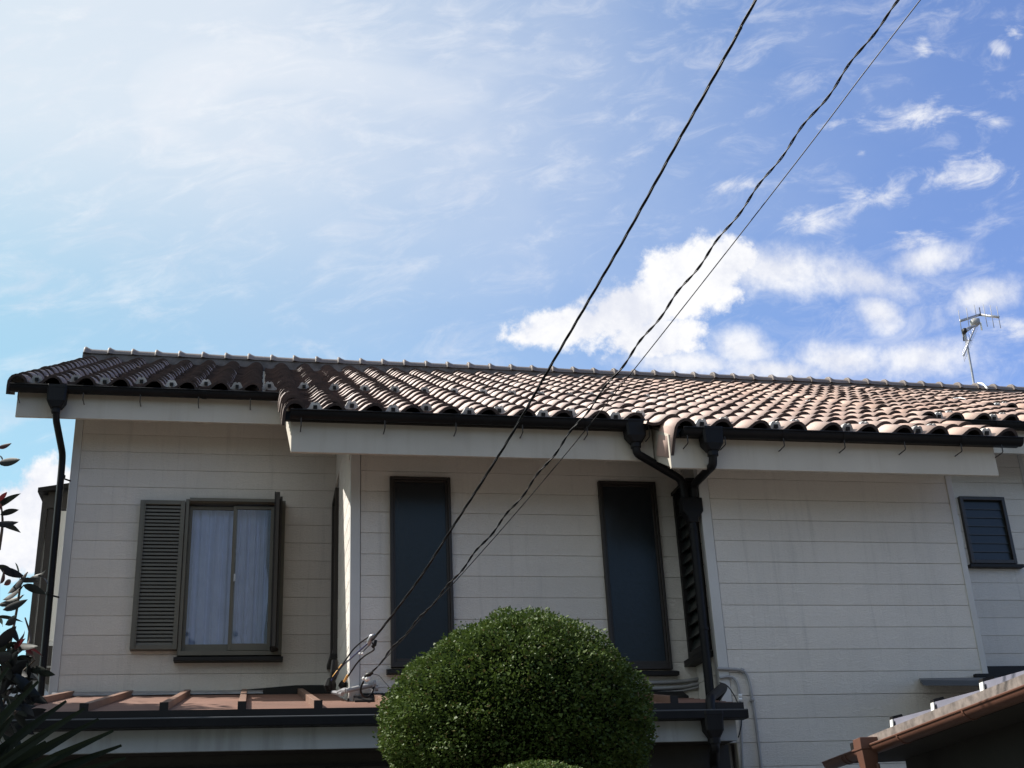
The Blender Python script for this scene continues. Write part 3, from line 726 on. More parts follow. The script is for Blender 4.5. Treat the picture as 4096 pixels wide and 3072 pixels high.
# left sash window with curtains, louvred shutter box to its left and opened shutter at its right
x0, x1, z0, z1 = WL
wl = hb(frame_rect(x0, x1, z0, z1, YL - 0.06, YL + 0.10, 0.028, wb=0.03), 'window', MAT['olive'], bevel=0.003)
def sash(a, b, y):
    o = sub(frame_rect(a, b, z0 + .045, z1 - .045, y, y + .022, 0.026, wb=0.055), 'sash', MAT['olive'], wl, bevel=0.002)
    sub(MB().box(a + .02, b - .02, y + .009, y + .013, z0 + .08, z1 - .06), 'pane', MAT['clear_glass'], wl)
sash(x0 + .028, -0.150, YL - .006); sash(-0.184, x1 - .090, YL - .034)
sub(MB().box(-0.160, -0.146, YL - .046, YL - .034, CZ + 2.60, CZ + 2.66), 'latch', MAT['steel'], wl)
sub(MB().box(x0 + .01, x1 - .01, YL - .075, YL - .03, z0 + .001, z0 + .034).box(x0 + .03, x1 - .03, YL - .085, YL - .06, z1 - .022, z1 + .004), 'shutter_track', MAT['olive'], wl)
sub(MB().hexa([(x0 - .022, YL - .10, z0 - .045), (x1 + .012, YL - .10, z0 - .045), (x1 + .012, YL - .001, z0 - .045), (x0 - .022, YL - .001, z0 - .045)],
              [(x0 - .022, YL - .10, z0 - .016), (x1 + .012, YL - .10, z0 - .016), (x1 + .012, YL - .001, z0 - .002), (x0 - .022, YL - .001, z0 - .002)]), 'sill', MAT['dark_metal'], wl, bevel=0.002)
sub(MB().box(x0 + .005, x1 - .005, YL + .30, YL + .32, z0 + .0, z1 - .0).box(x0 - .3, x0 + .005, YL + .11, YL + .32, z0 - .1, z1 + .1).box(x1 - .005, x1 + .25, YL + .11, YL + .32, z0 - .1, z1 + .1).box(x0, x1, YL + .11, YL + .32, z1 + .001, z1 + .1).box(x0, x1, YL + .11, YL + .32, z0 - .1, z0 - .001), 'room', MAT['room'], wl)
def curtain(a, b, seed, edge=False):
    r = random.Random(seed); nx, nz = 64, 12; vs = []
    ph = [r.uniform(0, 6) for _ in range(4)]
    for j in range(nz + 1):
        v = j / nz
        for i in range(nx + 1):
            u = i / nx
            y = YL + 0.070 + 0.012 * math.sin(u * 26 + ph[0] + v * .6) + 0.008 * math.sin(u * 47 + ph[1] - v) + 0.004 * math.sin(u * 90 + ph[2])
            xx = a + (b - a) * u
            if edge and i == nx: xx += -0.012 * math.sin(v * 9 + 1) - .014 * (v > .5)
            vs.append((xx, y, z0 + .035 + (z1 - z0 - .06) * v))
    fs = [(j * (nx + 1) + i, j * (nx + 1) + i + 1, (j + 1) * (nx + 1) + i + 1, (j + 1) * (nx + 1) + i) for j in range(nz) for i in range(nx)]
    sub(MB().add(vs, fs), 'curtain', MAT['curtain'], wl, smooth=True, fix=False)
curtain(x0 + .012, -0.17, 3); curtain(-0.165, 0.105, 9, True)
# shutter box with louvre slats
sx0, sx1, sz0, sz1 = -0.921, -0.568, CZ + 2.052, CZ + 3.262
sh = hb(frame_rect(sx0, sx1, sz0, sz1, YL - .075, YL - .004, .036), 'shutter_box', MAT['olive'], bevel=0.003)
mb = MB(); ns = 38; st = (sz1 - sz0 - .072) / ns
for k in range(ns):
    zz = sz0 + .036 + k * st
    mb.hexa([(sx0 + .036, YL - .066, zz), (sx1 - .036, YL - .066, zz), (sx1 - .036, YL - .050, zz + st * .1), (sx0 + .036, YL - .050, zz + st * .1)],
            [(sx0 + .036, YL - .062, zz + st * .62), (sx1 - .036, YL - .062, zz + st * .62), (sx1 - .036, YL - .040, zz + st * .98), (sx0 + .036, YL - .040, zz + st * .98)])
o = sub(mb, 'louvre_slats', MAT['olive'], sh); o['kind'] = 'stuff'
sub(MB().box(sx0 + .01, sx1 - .01, YL - .030, YL - .006, sz0 + .01, sz1 - .01), 'back_panel', MAT['bronze'], sh)
sub(MB().box(sx0 + .036, sx0 + .044, YL - .082, YL - .066, sz0 + .02, sz1 - .02), 'rail', MAT['olive'], sh)
# shutter leaf folded out at right angles
lf = hb(MB().box(0.150, 0.182, YL - .30, YL - .085, z0 + .02, z1 - .004), 'shutter_leaf', MAT['bronze'], bevel=0.003)
sub(MB().box(0.186, 0.206, YL - .19, YL - .075, z0 + .03, z1 - .006), 'shutter_leaf_fold', MAT['bronze'], lf, bevel=0.003)
sub(MB().box(0.140, 0.149, YL - .305, YL - .285, z0 + .02, z1 - .004), 'edge_rail', MAT['dark_metal'], lf)
# tall slit windows on the two return walls
sw = hb(MB().box(XM - .030, XM + .03, 9.70, 9.735, CZ + 1.94, CZ + 3.28).box(XM - .030, XM + .03, 10.06, 10.10, CZ + 1.94, CZ + 3.28).box(XM - .030, XM + .03, 9.735, 10.06, CZ + 3.245, CZ + 3.28).box(XM - .030, XM + .03, 9.735, 10.06, CZ + 1.94, CZ + 1.98), 'window', MAT['bronze'])
sub(MB().box(XM - .004, XM + .004, 9.73, 10.065, CZ + 1.97, CZ + 3.25), 'pane', MAT['dark_glass'], sw)
sub(MB().box(XM - .055, XM - .002, 9.67, 10.115, CZ + 1.90, CZ + 1.935), 'sill', MAT['dark_metal'], sw)
rw = hb(MB().box(XRC - .05, XRC + .03, 8.06, 8.095, CZ + 1.635, CZ + 2.825).box(XRC - .05, XRC + .03, 8.36, 8.395, CZ + 1.635, CZ + 2.825).box(XRC - .06, XRC + .03, 8.05, 8.397, CZ + 2.826, CZ + 2.85).box(XRC - .05, XRC + .03, 8.095, 8.36, CZ + 1.635, CZ + 1.67), 'window', MAT['dark_metal'])
mb = MB()
for k in range(13):
    zz = CZ + 1.675 + k * .0885
    mb2 = MB().hexa([(XRC - .040, 8.096, zz), (XRC - .034, 8.096, zz - .004), (XRC - .034, 8.359, zz - .004), (XRC - .040, 8.359, zz)],
                    [(XRC - .006, 8.096, zz + .090), (XRC + .0, 8.096, zz + .086), (XRC + .0, 8.359, zz + .086), (XRC - .006, 8.359, zz + .090)])
    sub(mb2, 'glass_slat', MAT['louvre_glass'], rw)
sub(MB().box(XRC + .02, XRC + .026, 8.09, 8.37, CZ + 1.66, CZ + 2.83), 'back_panel', MAT['backing'], rw)
sub(MB().box(XRC - .085, XRC - .002, 8.03, 8.399, CZ + 1.575, CZ + 1.615), 'sill', MAT['dark_metal'], rw)
# glass louvre window far right
x0, x1, z0, z1 = W4
lw = hb(frame_rect(x0, x1, z0, z1, YF - .035, YF + .06, .032), 'window', MAT['bronze'], bevel=0.003)
for k in range(7):
    h = (z1 - z0 - .064) / 7; zz = z0 + .032 + k * h
    sub(MB().hexa([(x0 + .032, YF - .010, zz - .004), (x1 - .032, YF - .010, zz - .004), (x1 - .032, YF - .005, zz - .004), (x0 + .032, YF - .005, zz - .004)],
                  [(x0 + .032, YF - .002, zz + h + .004), (x1 - .032, YF - .002, zz + h + .004), (x1 - .032, YF + .003, zz + h + .004), (x0 + .032, YF + .003, zz + h + .004)]), 'glass_slat', MAT['louvre_glass'], lw)
    sub(MB().box(x0 + .032, x1 - .032, YF - .012, YF - .0105, zz - .004, zz + .000), 'slat_edge', MAT['steel_dull'], lw)
sub(MB().box(x0 + .01, x1 - .01, YF + .061, YF + .066, z0 + .01, z1 - .01), 'back_panel', MAT['backing'], lw)
sub(MB().box(x0 - .032, x1 + .040, YF - .06, YF - .001, z0 - .040, z0 - .012), 'sill', MAT['dark_metal'], lw, bevel=0.002)

# bay (brown box window) on the left gable
bay = hb(MB().box(-1.80, -1.755, 10.80, 10.86, CZ + 2.15, CZ + 3.53).box(-1.755, XLC, 10.80, 10.85, CZ + 3.42, CZ + 3.56).box(-1.755, XLC, 10.80, 10.85, CZ + 2.10, CZ + 2.24)
         .box(-1.80, -1.755, 10.86, 12.4, CZ + 3.42, CZ + 3.53).box(-1.80, -1.755, 10.86, 12.4, CZ + 2.10, CZ + 2.24), 'bay_window', MAT['bronze'])
sub(MB().box(-1.745, -1.672, 10.815, 10.83, CZ + 2.24, CZ + 3.42), 'panel', MAT['brown_frame'], bay)
sub(MB().box(-1.668, -1.642, 10.81, 10.835, CZ + 2.24, CZ + 3.42), 'post', MAT['bronze'], bay)
sub(MB().box(-1.640, XLC, 10.82, 10.828, CZ + 2.28, CZ + 3.40), 'pane', MAT['white_plastic'], bay)
sub(MB().box(-1.79, -1.765, 10.86, 12.4, CZ + 2.24, CZ + 3.42), 'pane', MAT['dark_glass'], bay)
sub(MB().hexa([(-1.835, 10.74, CZ + 3.54), (XLC, 10.74, CZ + 3.60), (XLC, 12.5, CZ + 3.60), (-1.835, 12.5, CZ + 3.54)],
              [(-1.835, 10.74, CZ + 3.58), (XLC, 10.74, CZ + 3.645), (XLC, 12.5, CZ + 3.645), (-1.835, 12.5, CZ + 3.58)]), 'bay_roof', MAT['dark_metal'], bay)
for z in (2.06, 2.01): sub(MB().box(-1.70, XLC, 10.79, 10.80, CZ + z, CZ + z + .014), 'rail', MAT['grey_pipe'], bay)
sub(MB().hexa([(-1.62, 10.80, CZ + 1.93), (XLC, 10.80, CZ + 1.90), (XLC, 12.4, CZ + 1.90), (-1.62, 12.4, CZ + 1.93)],
              [(-1.80, 10.80, CZ + 2.10), (XLC, 10.80, CZ + 2.10), (XLC, 12.4, CZ + 2.10), (-1.80, 12.4, CZ + 2.10)]), 'base', MAT['bronze'], bay)

# ---- lower canopy roof (batten seam sheet metal)
def can(y): return CZ + 1.367 + 0.2 * (y - 8.4)
CY0 = 7.36; CX0, CX1 = -1.46, 2.93
mb = MB()
mb.hexa([(CX0, CY0, can(CY0) - .05), (XM - .004, CY0, can(CY0) - .05), (XM - .004, YL, can(YL) - .05), (CX0, YL, can(YL) - .05)],
        [(CX0, CY0, can(CY0)), (XM - .004, CY0, can(CY0)), (XM - .004, YL, can(YL)), (CX0, YL, can(YL))])
mb.hexa([(XM - .004, CY0, can(CY0) - .05), (CX1, CY0, can(CY0) - .05), (CX1, YM, can(YM) - .05), (XM - .004, YM, can(YM) - .05)],
        [(XM - .004, CY0, can(CY0)), (CX1, CY0, can(CY0)), (CX1, YM, can(YM)), (XM - .004, YM, can(YM))])
cr = hb(mb, 'canopy_roof', MAT['rust_roof'])
for k in range(11):
    x = -0.466 - 2 * 0.430 + k * 0.4285
    if x > CX1 - .05: continue
    ye = CY0 + 0.05; yt = (YL if x < XM - .05 else YM) - .004
    w, h = .021, .045
    bt = sub(MB().hexa([(x - w, ye, can(ye) + .001), (x + w, ye, can(ye) + .001), (x + w, yt, can(yt) + .001), (x - w, yt, can(yt) + .001)],
                       [(x - w, ye, can(ye) + h), (x + w, ye, can(ye) + h), (x + w, yt, can(yt) + h), (x - w, yt, can(yt) + h)]), 'batten', MAT['batten'], cr, bevel=0.002)
    sub(MB().box(x - w - .003, x + w + .003, ye - .012, ye - .001, can(ye) - .02, can(ye) + h + .001), 'batten_end', MAT['dark_metal'], cr)
# low ripples of the sheet, built as fine raised lines
mb = MB()
for k in range(24):
    y = CY0 + .10 + k * .115
    segs = [(CX0, XM - .01 if y > YM else CX1)]
    for a, b in segs:
        if y < YL - .02: mb.hexa([(a, y, can(y) + .0005), (b, y, can(y) + .0005), (b, y + .03, can(y + .03) + .0005), (a, y + .03, can(y + .03) + .0005)],
                                 [(a, y + .010, can(y + .01) + .004), (b, y + .010, can(y + .01) + .004), (b, y + .02, can(y + .02) + .004), (a, y + .02, can(y + .02) + .004)])
o = sub(mb, 'sheet_ribs', MAT['rust_roof'], cr); o['kind'] = 'stuff'
# eave trim, gutter, fascia, soffit
sub(MB().box(CX0 - .01, CX1 + .02, CY0 - .018, CY0 - .001, can(CY0) - .040, can(CY0) + .003), 'eave_trim', MAT['dark_metal'], cr)
GE = CX1 + .02
sub(MB().box(CX0 - .02, GE, CY0 - .066, CY0 - .054, can(CY0) - .096, can(CY0) - .050).box(CX0 - .02, GE, CY0 - .054, CY0 + .03, can(CY0) - .096, can(CY0) - .086)
    .box(CX0 - .02, GE, CY0 + .03, CY0 + .036, can(CY0) - .096, can(CY0) - .045).box(GE, GE + .005, CY0 - .068, CY0 + .038, can(CY0) - .098, can(CY0) - .045), 'gutter', MAT['black_plastic'], cr, bevel=0.006)
sub(MB().tube([(CX0 - .02, CY0 - .062, can(CY0) - .048), (GE, CY0 - .062, can(CY0) - .048)], .005, 6), 'gutter_lip', MAT['steel_dull'], cr)
FB = CZ + 0.945
hb(MB().box(CX0, CX1 - .02, CY0 + .045, CY0 + .075, FB, can(CY0) - .06), 'canopy_fascia', MAT['canopy_fascia'])
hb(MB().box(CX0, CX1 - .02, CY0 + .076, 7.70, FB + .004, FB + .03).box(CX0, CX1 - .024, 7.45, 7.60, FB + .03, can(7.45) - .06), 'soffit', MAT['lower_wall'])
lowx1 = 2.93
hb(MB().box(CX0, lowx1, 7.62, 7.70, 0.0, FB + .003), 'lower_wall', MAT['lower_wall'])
lw_ = hb(MB().box(-1.2, 1.02, 7.60, 7.618, FB - .075, FB - .060), 'shutter_rail', MAT['dark_metal'])
for k, x in enumerate((-0.40, -0.10, 0.10, 0.45, 0.62, 0.95)):
    sub(MB().box(x - .006, x + .006, 7.604, 7.618, FB - 1.4, FB - .076), 'mullion', MAT['dark_metal'], lw_)
for k in range(14):                          # cream shutter panels between the bars
    pass
# flashing where the canopy meets the walls
mb = MB()
for xa, za, xb, zb in ((CX0, 1.690, -0.30, 1.728), (-0.30, 1.728, 0.35, 1.777), (0.35, 1.777, XM - .002, 1.777)):
    mb.add([(xa, YL - .020, CZ + 1.66), (xb, YL - .020, CZ + 1.66), (xb, YL - .020, CZ + zb), (xa, YL - .020, CZ + za), (xa, YL - .001, CZ + 1.66), (xb, YL - .001, CZ + 1.66), (xb, YL - .001, CZ + zb), (xa, YL - .001, CZ + za)],
           [(0, 1, 2, 3), (3, 2, 6, 7), (0, 3, 7, 4), (1, 5, 6, 2)])
sub(mb, 'flashing', MAT['dark_metal'], cr)
sub(MB().hexa([(CX0, YL - .10, can(YL - .1) + .012), (0.10, YL - .10, can(YL - .1) + .012), (0.10, YL - .021, can(YL) + .02), (CX0, YL - .021, can(YL) + .02)],
              [(CX0, YL - .10, can(YL - .1) + .020), (0.10, YL - .10, can(YL - .1) + .020), (0.10, YL - .021, can(YL) + .032), (CX0, YL - .021, can(YL) + .032)]), 'flashing', MAT['steel'], cr)
sub(MB().box(XM + .075, CX1, YM - .022, YM - .007, can(YM) - .01, can(YM) + .050).hexa([(XM + .02, YM - .14, can(YM - .14) + .002), (CX1, YM - .14, can(YM - .14) + .002), (CX1, YM - .023, can(YM) + .004), (XM + .02, YM - .023, can(YM) + .004)],
    [(XM + .02, YM - .14, can(YM - .14) + .014), (CX1, YM - .14, can(YM - .14) + .014), (CX1, YM - .023, can(YM) + .040), (XM + .02, YM - .023, can(YM) + .040)]), 'flashing', MAT['dark_metal'], cr)
sub(MB().box(XM - .016, XM - .007, YM - .02, YL - .03, can(YM) - .02, can(YM) + .02), 'flashing', MAT['dark_metal'], cr)
# rain head of the canopy gutter and the lower pipe
q = at(2846, 2850, 1, 7.33)
rain_head(q.x, 7.335, can(CY0) - .055, .125, .165, .030)
pipe([(JX - .012, JY - .02, CZ + 1.24), (JX - .012, 7.70, can(7.7) + .09), (q.x + .01, 7.36, can(CY0) + .03), (q.x, 7.34, can(CY0) - .06)], .030)
pipe([(q.x, 7.335, can(CY0) - .23), (q.x, 7.335, can(CY0) - .27), (q.x + .07, 7.56, FB - .10), (q.x + .075, 7.575, 0.3)], .030)

# grey conduits along the walls
def cond(pix, r, ax=1, val=YR - .02, pre=()):
    pts = list(pre) + [at(x, y, ax, val) for x, y in pix]
    o = hb(MB().tube(pts, r, 8), 'conduit', MAT['grey_pipe']); smooth_angle(o, 60); return o
def rnd_path(pts, k=3):
    out = [pts[0]]
    for i in range(1, len(pts) - 1):
        a, b, c = map(np.array, (pts[i - 1], pts[i], pts[i + 1]))
        for t in np.linspace(.25, .75, k): out.append(tuple((1 - t) ** 2 * (a + b) / 2 + 2 * t * (1 - t) * b + t * t * (b + c) / 2))
    out.append(pts[-1]); return out
c1 = cond(rnd_path([(2868, 2675), (2900, 2676), (2958, 2678), (2984, 2690), (2998, 2730), (3005, 2780), (3020, 2860), (3045, 3070), (3058, 3200)]), .0100)
c2 = cond(rnd_path([(2878, 2712), (2905, 2706), (2932, 2708), (2950, 2730), (2956, 2768), (2960, 2800), (2967, 3000), (2975, 3200)]), .0088)
for px, py in ((2968, 2682), (3008, 2800)): sub(MB().box(*[v for c in zip(at(px, py, 1, YR - .02), ) for v in ()] or (0, 0, 0, 0, 0, 0)) if False else MB().tube([at(px - 6, py - 2, 1, YR - .02), at(px + 6, py + 3, 1, YR - .02)], .017, 8), 'conduit_clip', MAT['grey_pipe'], c1)
for py in (2782, 2797): sub(MB().tube([at(2953, py, 1, YR - .02), at(2966, py + 2, 1, YR - .02)], .013, 8), 'conduit_clip', MAT['white_plastic'], c2)
for dyp, r in ((0, .0125), (24, .0125), (40, .008)):
    cond(rnd_path([(1595, 2738 + dyp * .8), (2000, 2735 + dyp), (2560, 2732 + dyp), (2720, 2727 + dyp), (2790, 2718 + dyp * .8), (2826, 2702 + dyp * .6)]), r, 1, YM - .02 if dyp < 30 else YM - .02)
# short steel conduit with fittings that carries the service cable round the corner
cs = cond([(1385, 2763), (1440, 2750), (1480, 2742), (1497, 2738)], .016, 1, YM - .05)
sub(MB().tube([at(1494, 2736, 1, YM - .05), at(1504, 2736, 1, YM - .05)], .024, 10), 'conduit_clip', MAT['grey_pipe'], cs)
sub(MB().tube([at(1487, 2742, 1, YM - .05), at(1494, 2741, 1, YM - .05)], .020, 10), 'conduit_clip', MAT['grey_pipe'], cs)
sub(MB().tube([at(1500, 2753, 1, YM - .05), at(1512, 2752, 1, YM - .05)], .020, 10), 'conduit_clip', MAT['grey_pipe'], cs)
sub(MB().tube([at(1330, 2769, 1, 8.6), at(1357, 2773, 1, 8.5), at(1370, 2776, 1, 8.40)], .014, 8), 'elbow', MAT['steel'], cs)
sub(MB().tube([at(1357, 2770, 1, 8.5), at(1374, 2762, 1, 8.42), at(1388, 2762, 1, 8.36)], .018, 8), 'elbow', MAT['steel'], cs)
# dark service head hoods in the corner
for pts in ([(1318, 2720), (1312, 2745), (1314, 2765)], [(1340, 2640), (1338, 2690), (1330, 2720)], [(1362, 2752), (1372, 2742), (1378, 2725)], [(1322, 2712), (1328, 2740), (1330, 2765)]):
    sub(MB().tube([at(px, py, 1, 8.62) for px, py in pts], [.022, .030, .020], 8), 'cable_hood', MAT['black_plastic'], cs)

# small lean-to roof low on the right wall
p = [at(3680, 2712, 1, YR - .01), at(3930, 2705, 1, YR - .01)]
lt = hb(MB().hexa([(at(3695, 2742, 1, 7.5).x, 7.50, at(3695, 2742, 1, 7.5).z), (5.9, 7.50, at(3900, 2752, 1, 7.5).z), (5.9, YR - .001, p[1].z - .03), (p[0].x, YR - .001, p[0].z - .03)],
                  [(at(3683, 2720, 1, 7.5).x, 7.50, at(3683, 2720, 1, 7.5).z), (5.9, 7.50, at(3900, 2735, 1, 7.5).z), (5.9, YR - .001, p[1].z), (p[0].x, YR - .001, p[0].z)]), 'lean_to_roof', MAT['steel_dull'])
sub(MB().box(at(3900, 2703, 1, YR - .03).x, 5.6, YR - .045, YR - .008, at(3905, 2712, 1, YR).z, at(3905, 2699, 1, YR).z), 'flashing', MAT['dark_metal'], lt)
hb(MB().box(XRE + .012, 9.0, YF - .10, YF - .001, at(4000, 2706, 1, YF).z, at(4000, 2673, 1, YF).z), 'flashing', MAT['dark_metal'])

# ------------------------------------------------------------------ neighbour's eave at lower right
p1, p2 = (3290, 3051), (4096, 2743.6); GZ = 0.80
def gp(px, py): d = ray(px, py); t = GZ / d[2]; return Vector((d[0] * t, d[1] * t, CZ + GZ))
A = gp(*p1); B = gp(*p2); dn = (B - A).normalized(); A2 = A; B2 = B + dn * 3.0
rt = Vector((0, 0, 1)).cross(dn); 
if rt.x < 0: rt = -rt                          # horizontal, away from the gutter towards the roof
nb = empty('garden_shed', 'low shed eave with brown gutter, rain head and metal roof edge at lower right', 'shed', (5.2, 4.5, 0))
NO = Vector(nb.location)
def npart(o): o.parent = nb; o.matrix_parent_inverse = Matrix.Translation(-NO); return o
def V3(a, r, u): return a + rt * r + Vector((0, 0, u))
L = (B2 - A2).length
def along(s, r, u): return V3(A2 + dn * s, r, u)
# gutter
mb = MB(); n = 10; R = .045
def gring(s, rr): return [along(s, .0 - rr * math.cos(PI * i / n) + R, -rr * math.sin(PI * i / n)) for i in range(n + 1)]
mb.loft([gring(0, R) + list(reversed(gring(0, R - .004))), gring(L, R) + list(reversed(gring(L, R - .004)))])
mb.add(gring(0, R), [tuple(range(n + 1))])
mb.tube([along(0, 0, 0), along(L, 0, 0)], .006, 6)
gt = npart(mb.build('gutter', MAT['brown_gutter'])); smooth_angle(gt, 50)
for px, py in ((3345, 3024), (3365, 3018), (3580, 2938), (3850, 2838)):
    sA = (gp(px, py) - A2).dot(dn)
    mb = MB(); mb.loft([gring(sA - .008, R + .005) + list(reversed(gring(sA - .008, R + .001))), gring(sA + .008, R + .005) + list(reversed(gring(sA + .008, R + .001)))])
    sub(mb, 'gutter_bracket', MAT['brown_gutter'], gt)
# roof sheet edge behind the gutter, rising to the right
rs = 0.12
e0 = (at(3360, 3012, 2, CZ + GZ + .0) - A2).dot(dn) if False else (gp(3360, 3020) - A2).dot(dn)
roofm = MB().hexa([along(e0, .05, .020), along(e0, 2.4, .35), along(L, 2.4, .35), along(L, .05, .020)], [along(e0, .05, .062), along(e0, 2.4, .392), along(L, 2.4, .392), along(L, .05, .062)])
npart(roofm.build('roof', MAT['old_sheet']))
for px, py in ((3533, 2944), (3700, 2882), (3891, 2808)):
    sA = (gp(px, py + 14) - A2).dot(dn)
    br = npart(MB().hexa([along(sA - .012, .050, .030), along(sA - .012, .056, .030), along(sA + .024, .056, .030), along(sA + .024, .050, .030)],
                         [along(sA - .012, .056, .100), along(sA - .012, .062, .100), along(sA + .024, .062, .100), along(sA + .024, .056, .100)]).build('snow_bracket', MAT['white_plastic']))
    sub(MB().hexa([along(sA - .030, .066, .070), along(sA - .030, .14, .08), along(sA + .010, .14, .08), along(sA + .010, .066, .070)],
                  [along(sA - .034, .066, .118), along(sA - .034, .12, .128), along(sA + .008, .12, .128), along(sA + .008, .066, .118)]), 'bracket_arm', MAT['dark_metal'], br)
    nxt = sA + (.62 if px < 3600 else .56)
    sub(MB().hexa([along(sA, .070, .062), along(sA, .078, .062), along(nxt, .078, .062), along(nxt, .070, .062)],
                  [along(sA, .070, .104), along(sA, .078, .104), along(nxt, .078, .072), along(nxt, .070, .072)]), 'snow_rail', MAT['pale_sheet'], br)
# rain head with pipe
c = (gp(3455, 2985) - A2).dot(dn); pc = along(c, .02, 0)
mb = MB()
def nr(w, d, u, s0=0, r0=0): return [along(c - w / 2 + s0, -d / 2 + r0, u), along(c + w / 2 + s0, -d / 2 + r0, u), along(c + w / 2 + s0, d / 2 + r0, u), along(c - w / 2 + s0, d / 2 + r0, u)]
mb.loft([nr(.118, .10, .042), nr(.118, .10, -.020), nr(.104, .09, -.021), nr(.088, .075, -.10), nr(.056, .05, -.22), nr(.052, .05, -.80)])
rh = npart(mb.build('rain_head', MAT['brown_gutter'], bevel=0.004))
sub(MB().tube([along(c + .062, .03, -.10), along(c + .062, .03, -.9)], .009, 8), 'pipe', MAT['brown_gutter'], rh)
# soffit, wall
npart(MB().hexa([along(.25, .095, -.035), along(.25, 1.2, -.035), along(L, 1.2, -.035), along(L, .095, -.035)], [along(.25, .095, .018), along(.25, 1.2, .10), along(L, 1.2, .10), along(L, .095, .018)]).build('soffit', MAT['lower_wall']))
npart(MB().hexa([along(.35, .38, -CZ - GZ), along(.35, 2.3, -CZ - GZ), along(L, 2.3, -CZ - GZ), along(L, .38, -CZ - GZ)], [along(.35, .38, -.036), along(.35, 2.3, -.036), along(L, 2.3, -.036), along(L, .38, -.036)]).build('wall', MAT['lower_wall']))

# ------------------------------------------------------------------ far white house behind the left corner
fh = empty('distant_house', 'pale sided house far behind, glimpsed beside the left downpipe', 'house', (-9.0, 34.0, 0))
def fpart(o): o.parent = fh; o.matrix_parent_inverse = Matrix.Translation(-Vector(fh.location)); return o
q = at(215, 2712, 1, 32.0)
fw = fpart(MB().box(-16, q.x + 1.2, 32.02, 40, 0, q.z - .05).build('wall', MAT['far_wall']))
for k in range(26):
    z = q.z - .30 * (k + 1)
    if z < 0: break
    sub(MB().box(-16, q.x + 1.2, 31.98, 32.018, z + .02, z + .28), 'siding_board', MAT['far_wall'], fw)
fpart(MB().hexa([(-16.4, 31.6, q.z - .06), (q.x + 1.6, 31.6, q.z - .06), (q.x + 1.6, 36, q.z - .06), (-16.4, 36, q.z - .06)], [(-16.4, 31.6, q.z + .10), (q.x + 1.6, 31.6, q.z + .10), (q.x + 1.6, 36, q.z + .20), (-16.4, 36, q.z + .2)]).build('roof', MAT['dark_metal']))

# ------------------------------------------------------------------ cables
def vplane(P, Q):
    n_ = Vector((Q.y - P.y, P.x - Q.x, 0)); return n_, n_.dot(P)
def on_plane(px, py, n_, c_):
    d = ray(px, py); t = c_ / (n_.x * d[0] + n_.y * d[1]); return Vector((d[0] * t, d[1] * t, d[2] * t + CZ))
def catmull(P, k=6):
    out = []
    for i in range(len(P) - 1):
        p0, p1, p2, p3 = P[max(i - 1, 0)], P[i], P[i + 1], P[min(i + 2, len(P) - 1)]
        for t in np.linspace(0, 1, k, endpoint=False):
            out.append(0.5 * (2 * p1 + (p2 - p0) * t + (2 * p0 - 5 * p1 + 4 * p2 - p3) * t * t + (3 * p1 - p0 - 3 * p2 + p3) * t ** 3))
    out.append(P[-1]); return out
A1 = at(1487, 2552, 1, 8.05); d = ray(3022.6, 0); d = d / np.linalg.norm(d); B1 = Vector((d[0] * 6.2, d[1] * 6.2, d[2] * 6.2 + CZ))
n1, k1 = vplane(A1, B1)
pix1 = [(1505, 2542), (1674, 2320), (1807, 2114.7), (2027, 1770), (2203, 1463), (2472, 1000), (2629, 717), (2728.5, 536.5), (2846, 325.5), (2960.6, 117.5), (3022.6, 0)]
path1 = [on_plane(x, y, n1, k1) for x, y in pix1]
path1 = [A1] + path1
e = (path1[-1] - path1[-4]).normalized(); path1 += [path1[-1] + e * 2, path1[-1] + e * 6]
path1 = catmull(path1, 14)
def twisted(path, r, off, pitch, nst=2, ph=0.0, nn=6):
    strands = []
    s = [0.0]
    for a, b in zip(path[:-1], path[1:]): s.append(s[-1] + (b - a).length)
    for k in range(nst):
        pts = []
        for i, p in enumerate(path):
            dd = (path[min(i + 1, len(path) - 1)] - path[max(i - 1, 0)]).normalized()
            u = dd.cross(Vector((0, 0, 1))).normalized(); w = dd.cross(u)
            a = 2 * PI * s[i] / pitch + 2 * PI * k / nst + ph
            pts.append(p + (u * math.cos(a) + w * math.sin(a)) * off)
        strands.append(pts)
    return strands
def resample(path, step):
    out = [path[0]]; acc = 0
    for a, b in zip(path[:-1], path[1:]):
        L_ = (b - a).length; k = max(1, int(L_ / step))
        for j in range(1, k + 1): out.append(a.lerp(b, j / k))
    return out
pc = empty('power_cable', 'thick black twisted service cable rising steeply from the left clamp, leftmost of three', 'cable', A1)
def cpart(root, o): o.parent = root; o.matrix_parent_inverse = Matrix.Translation(-Vector(root.location)); return o
for st_ in twisted(resample(path1, .03), .0040, .0042, .42, 3): cpart(pc, MB().tube(st_, .0040, 6, False).build('strand', MAT['cable'], smooth=True))
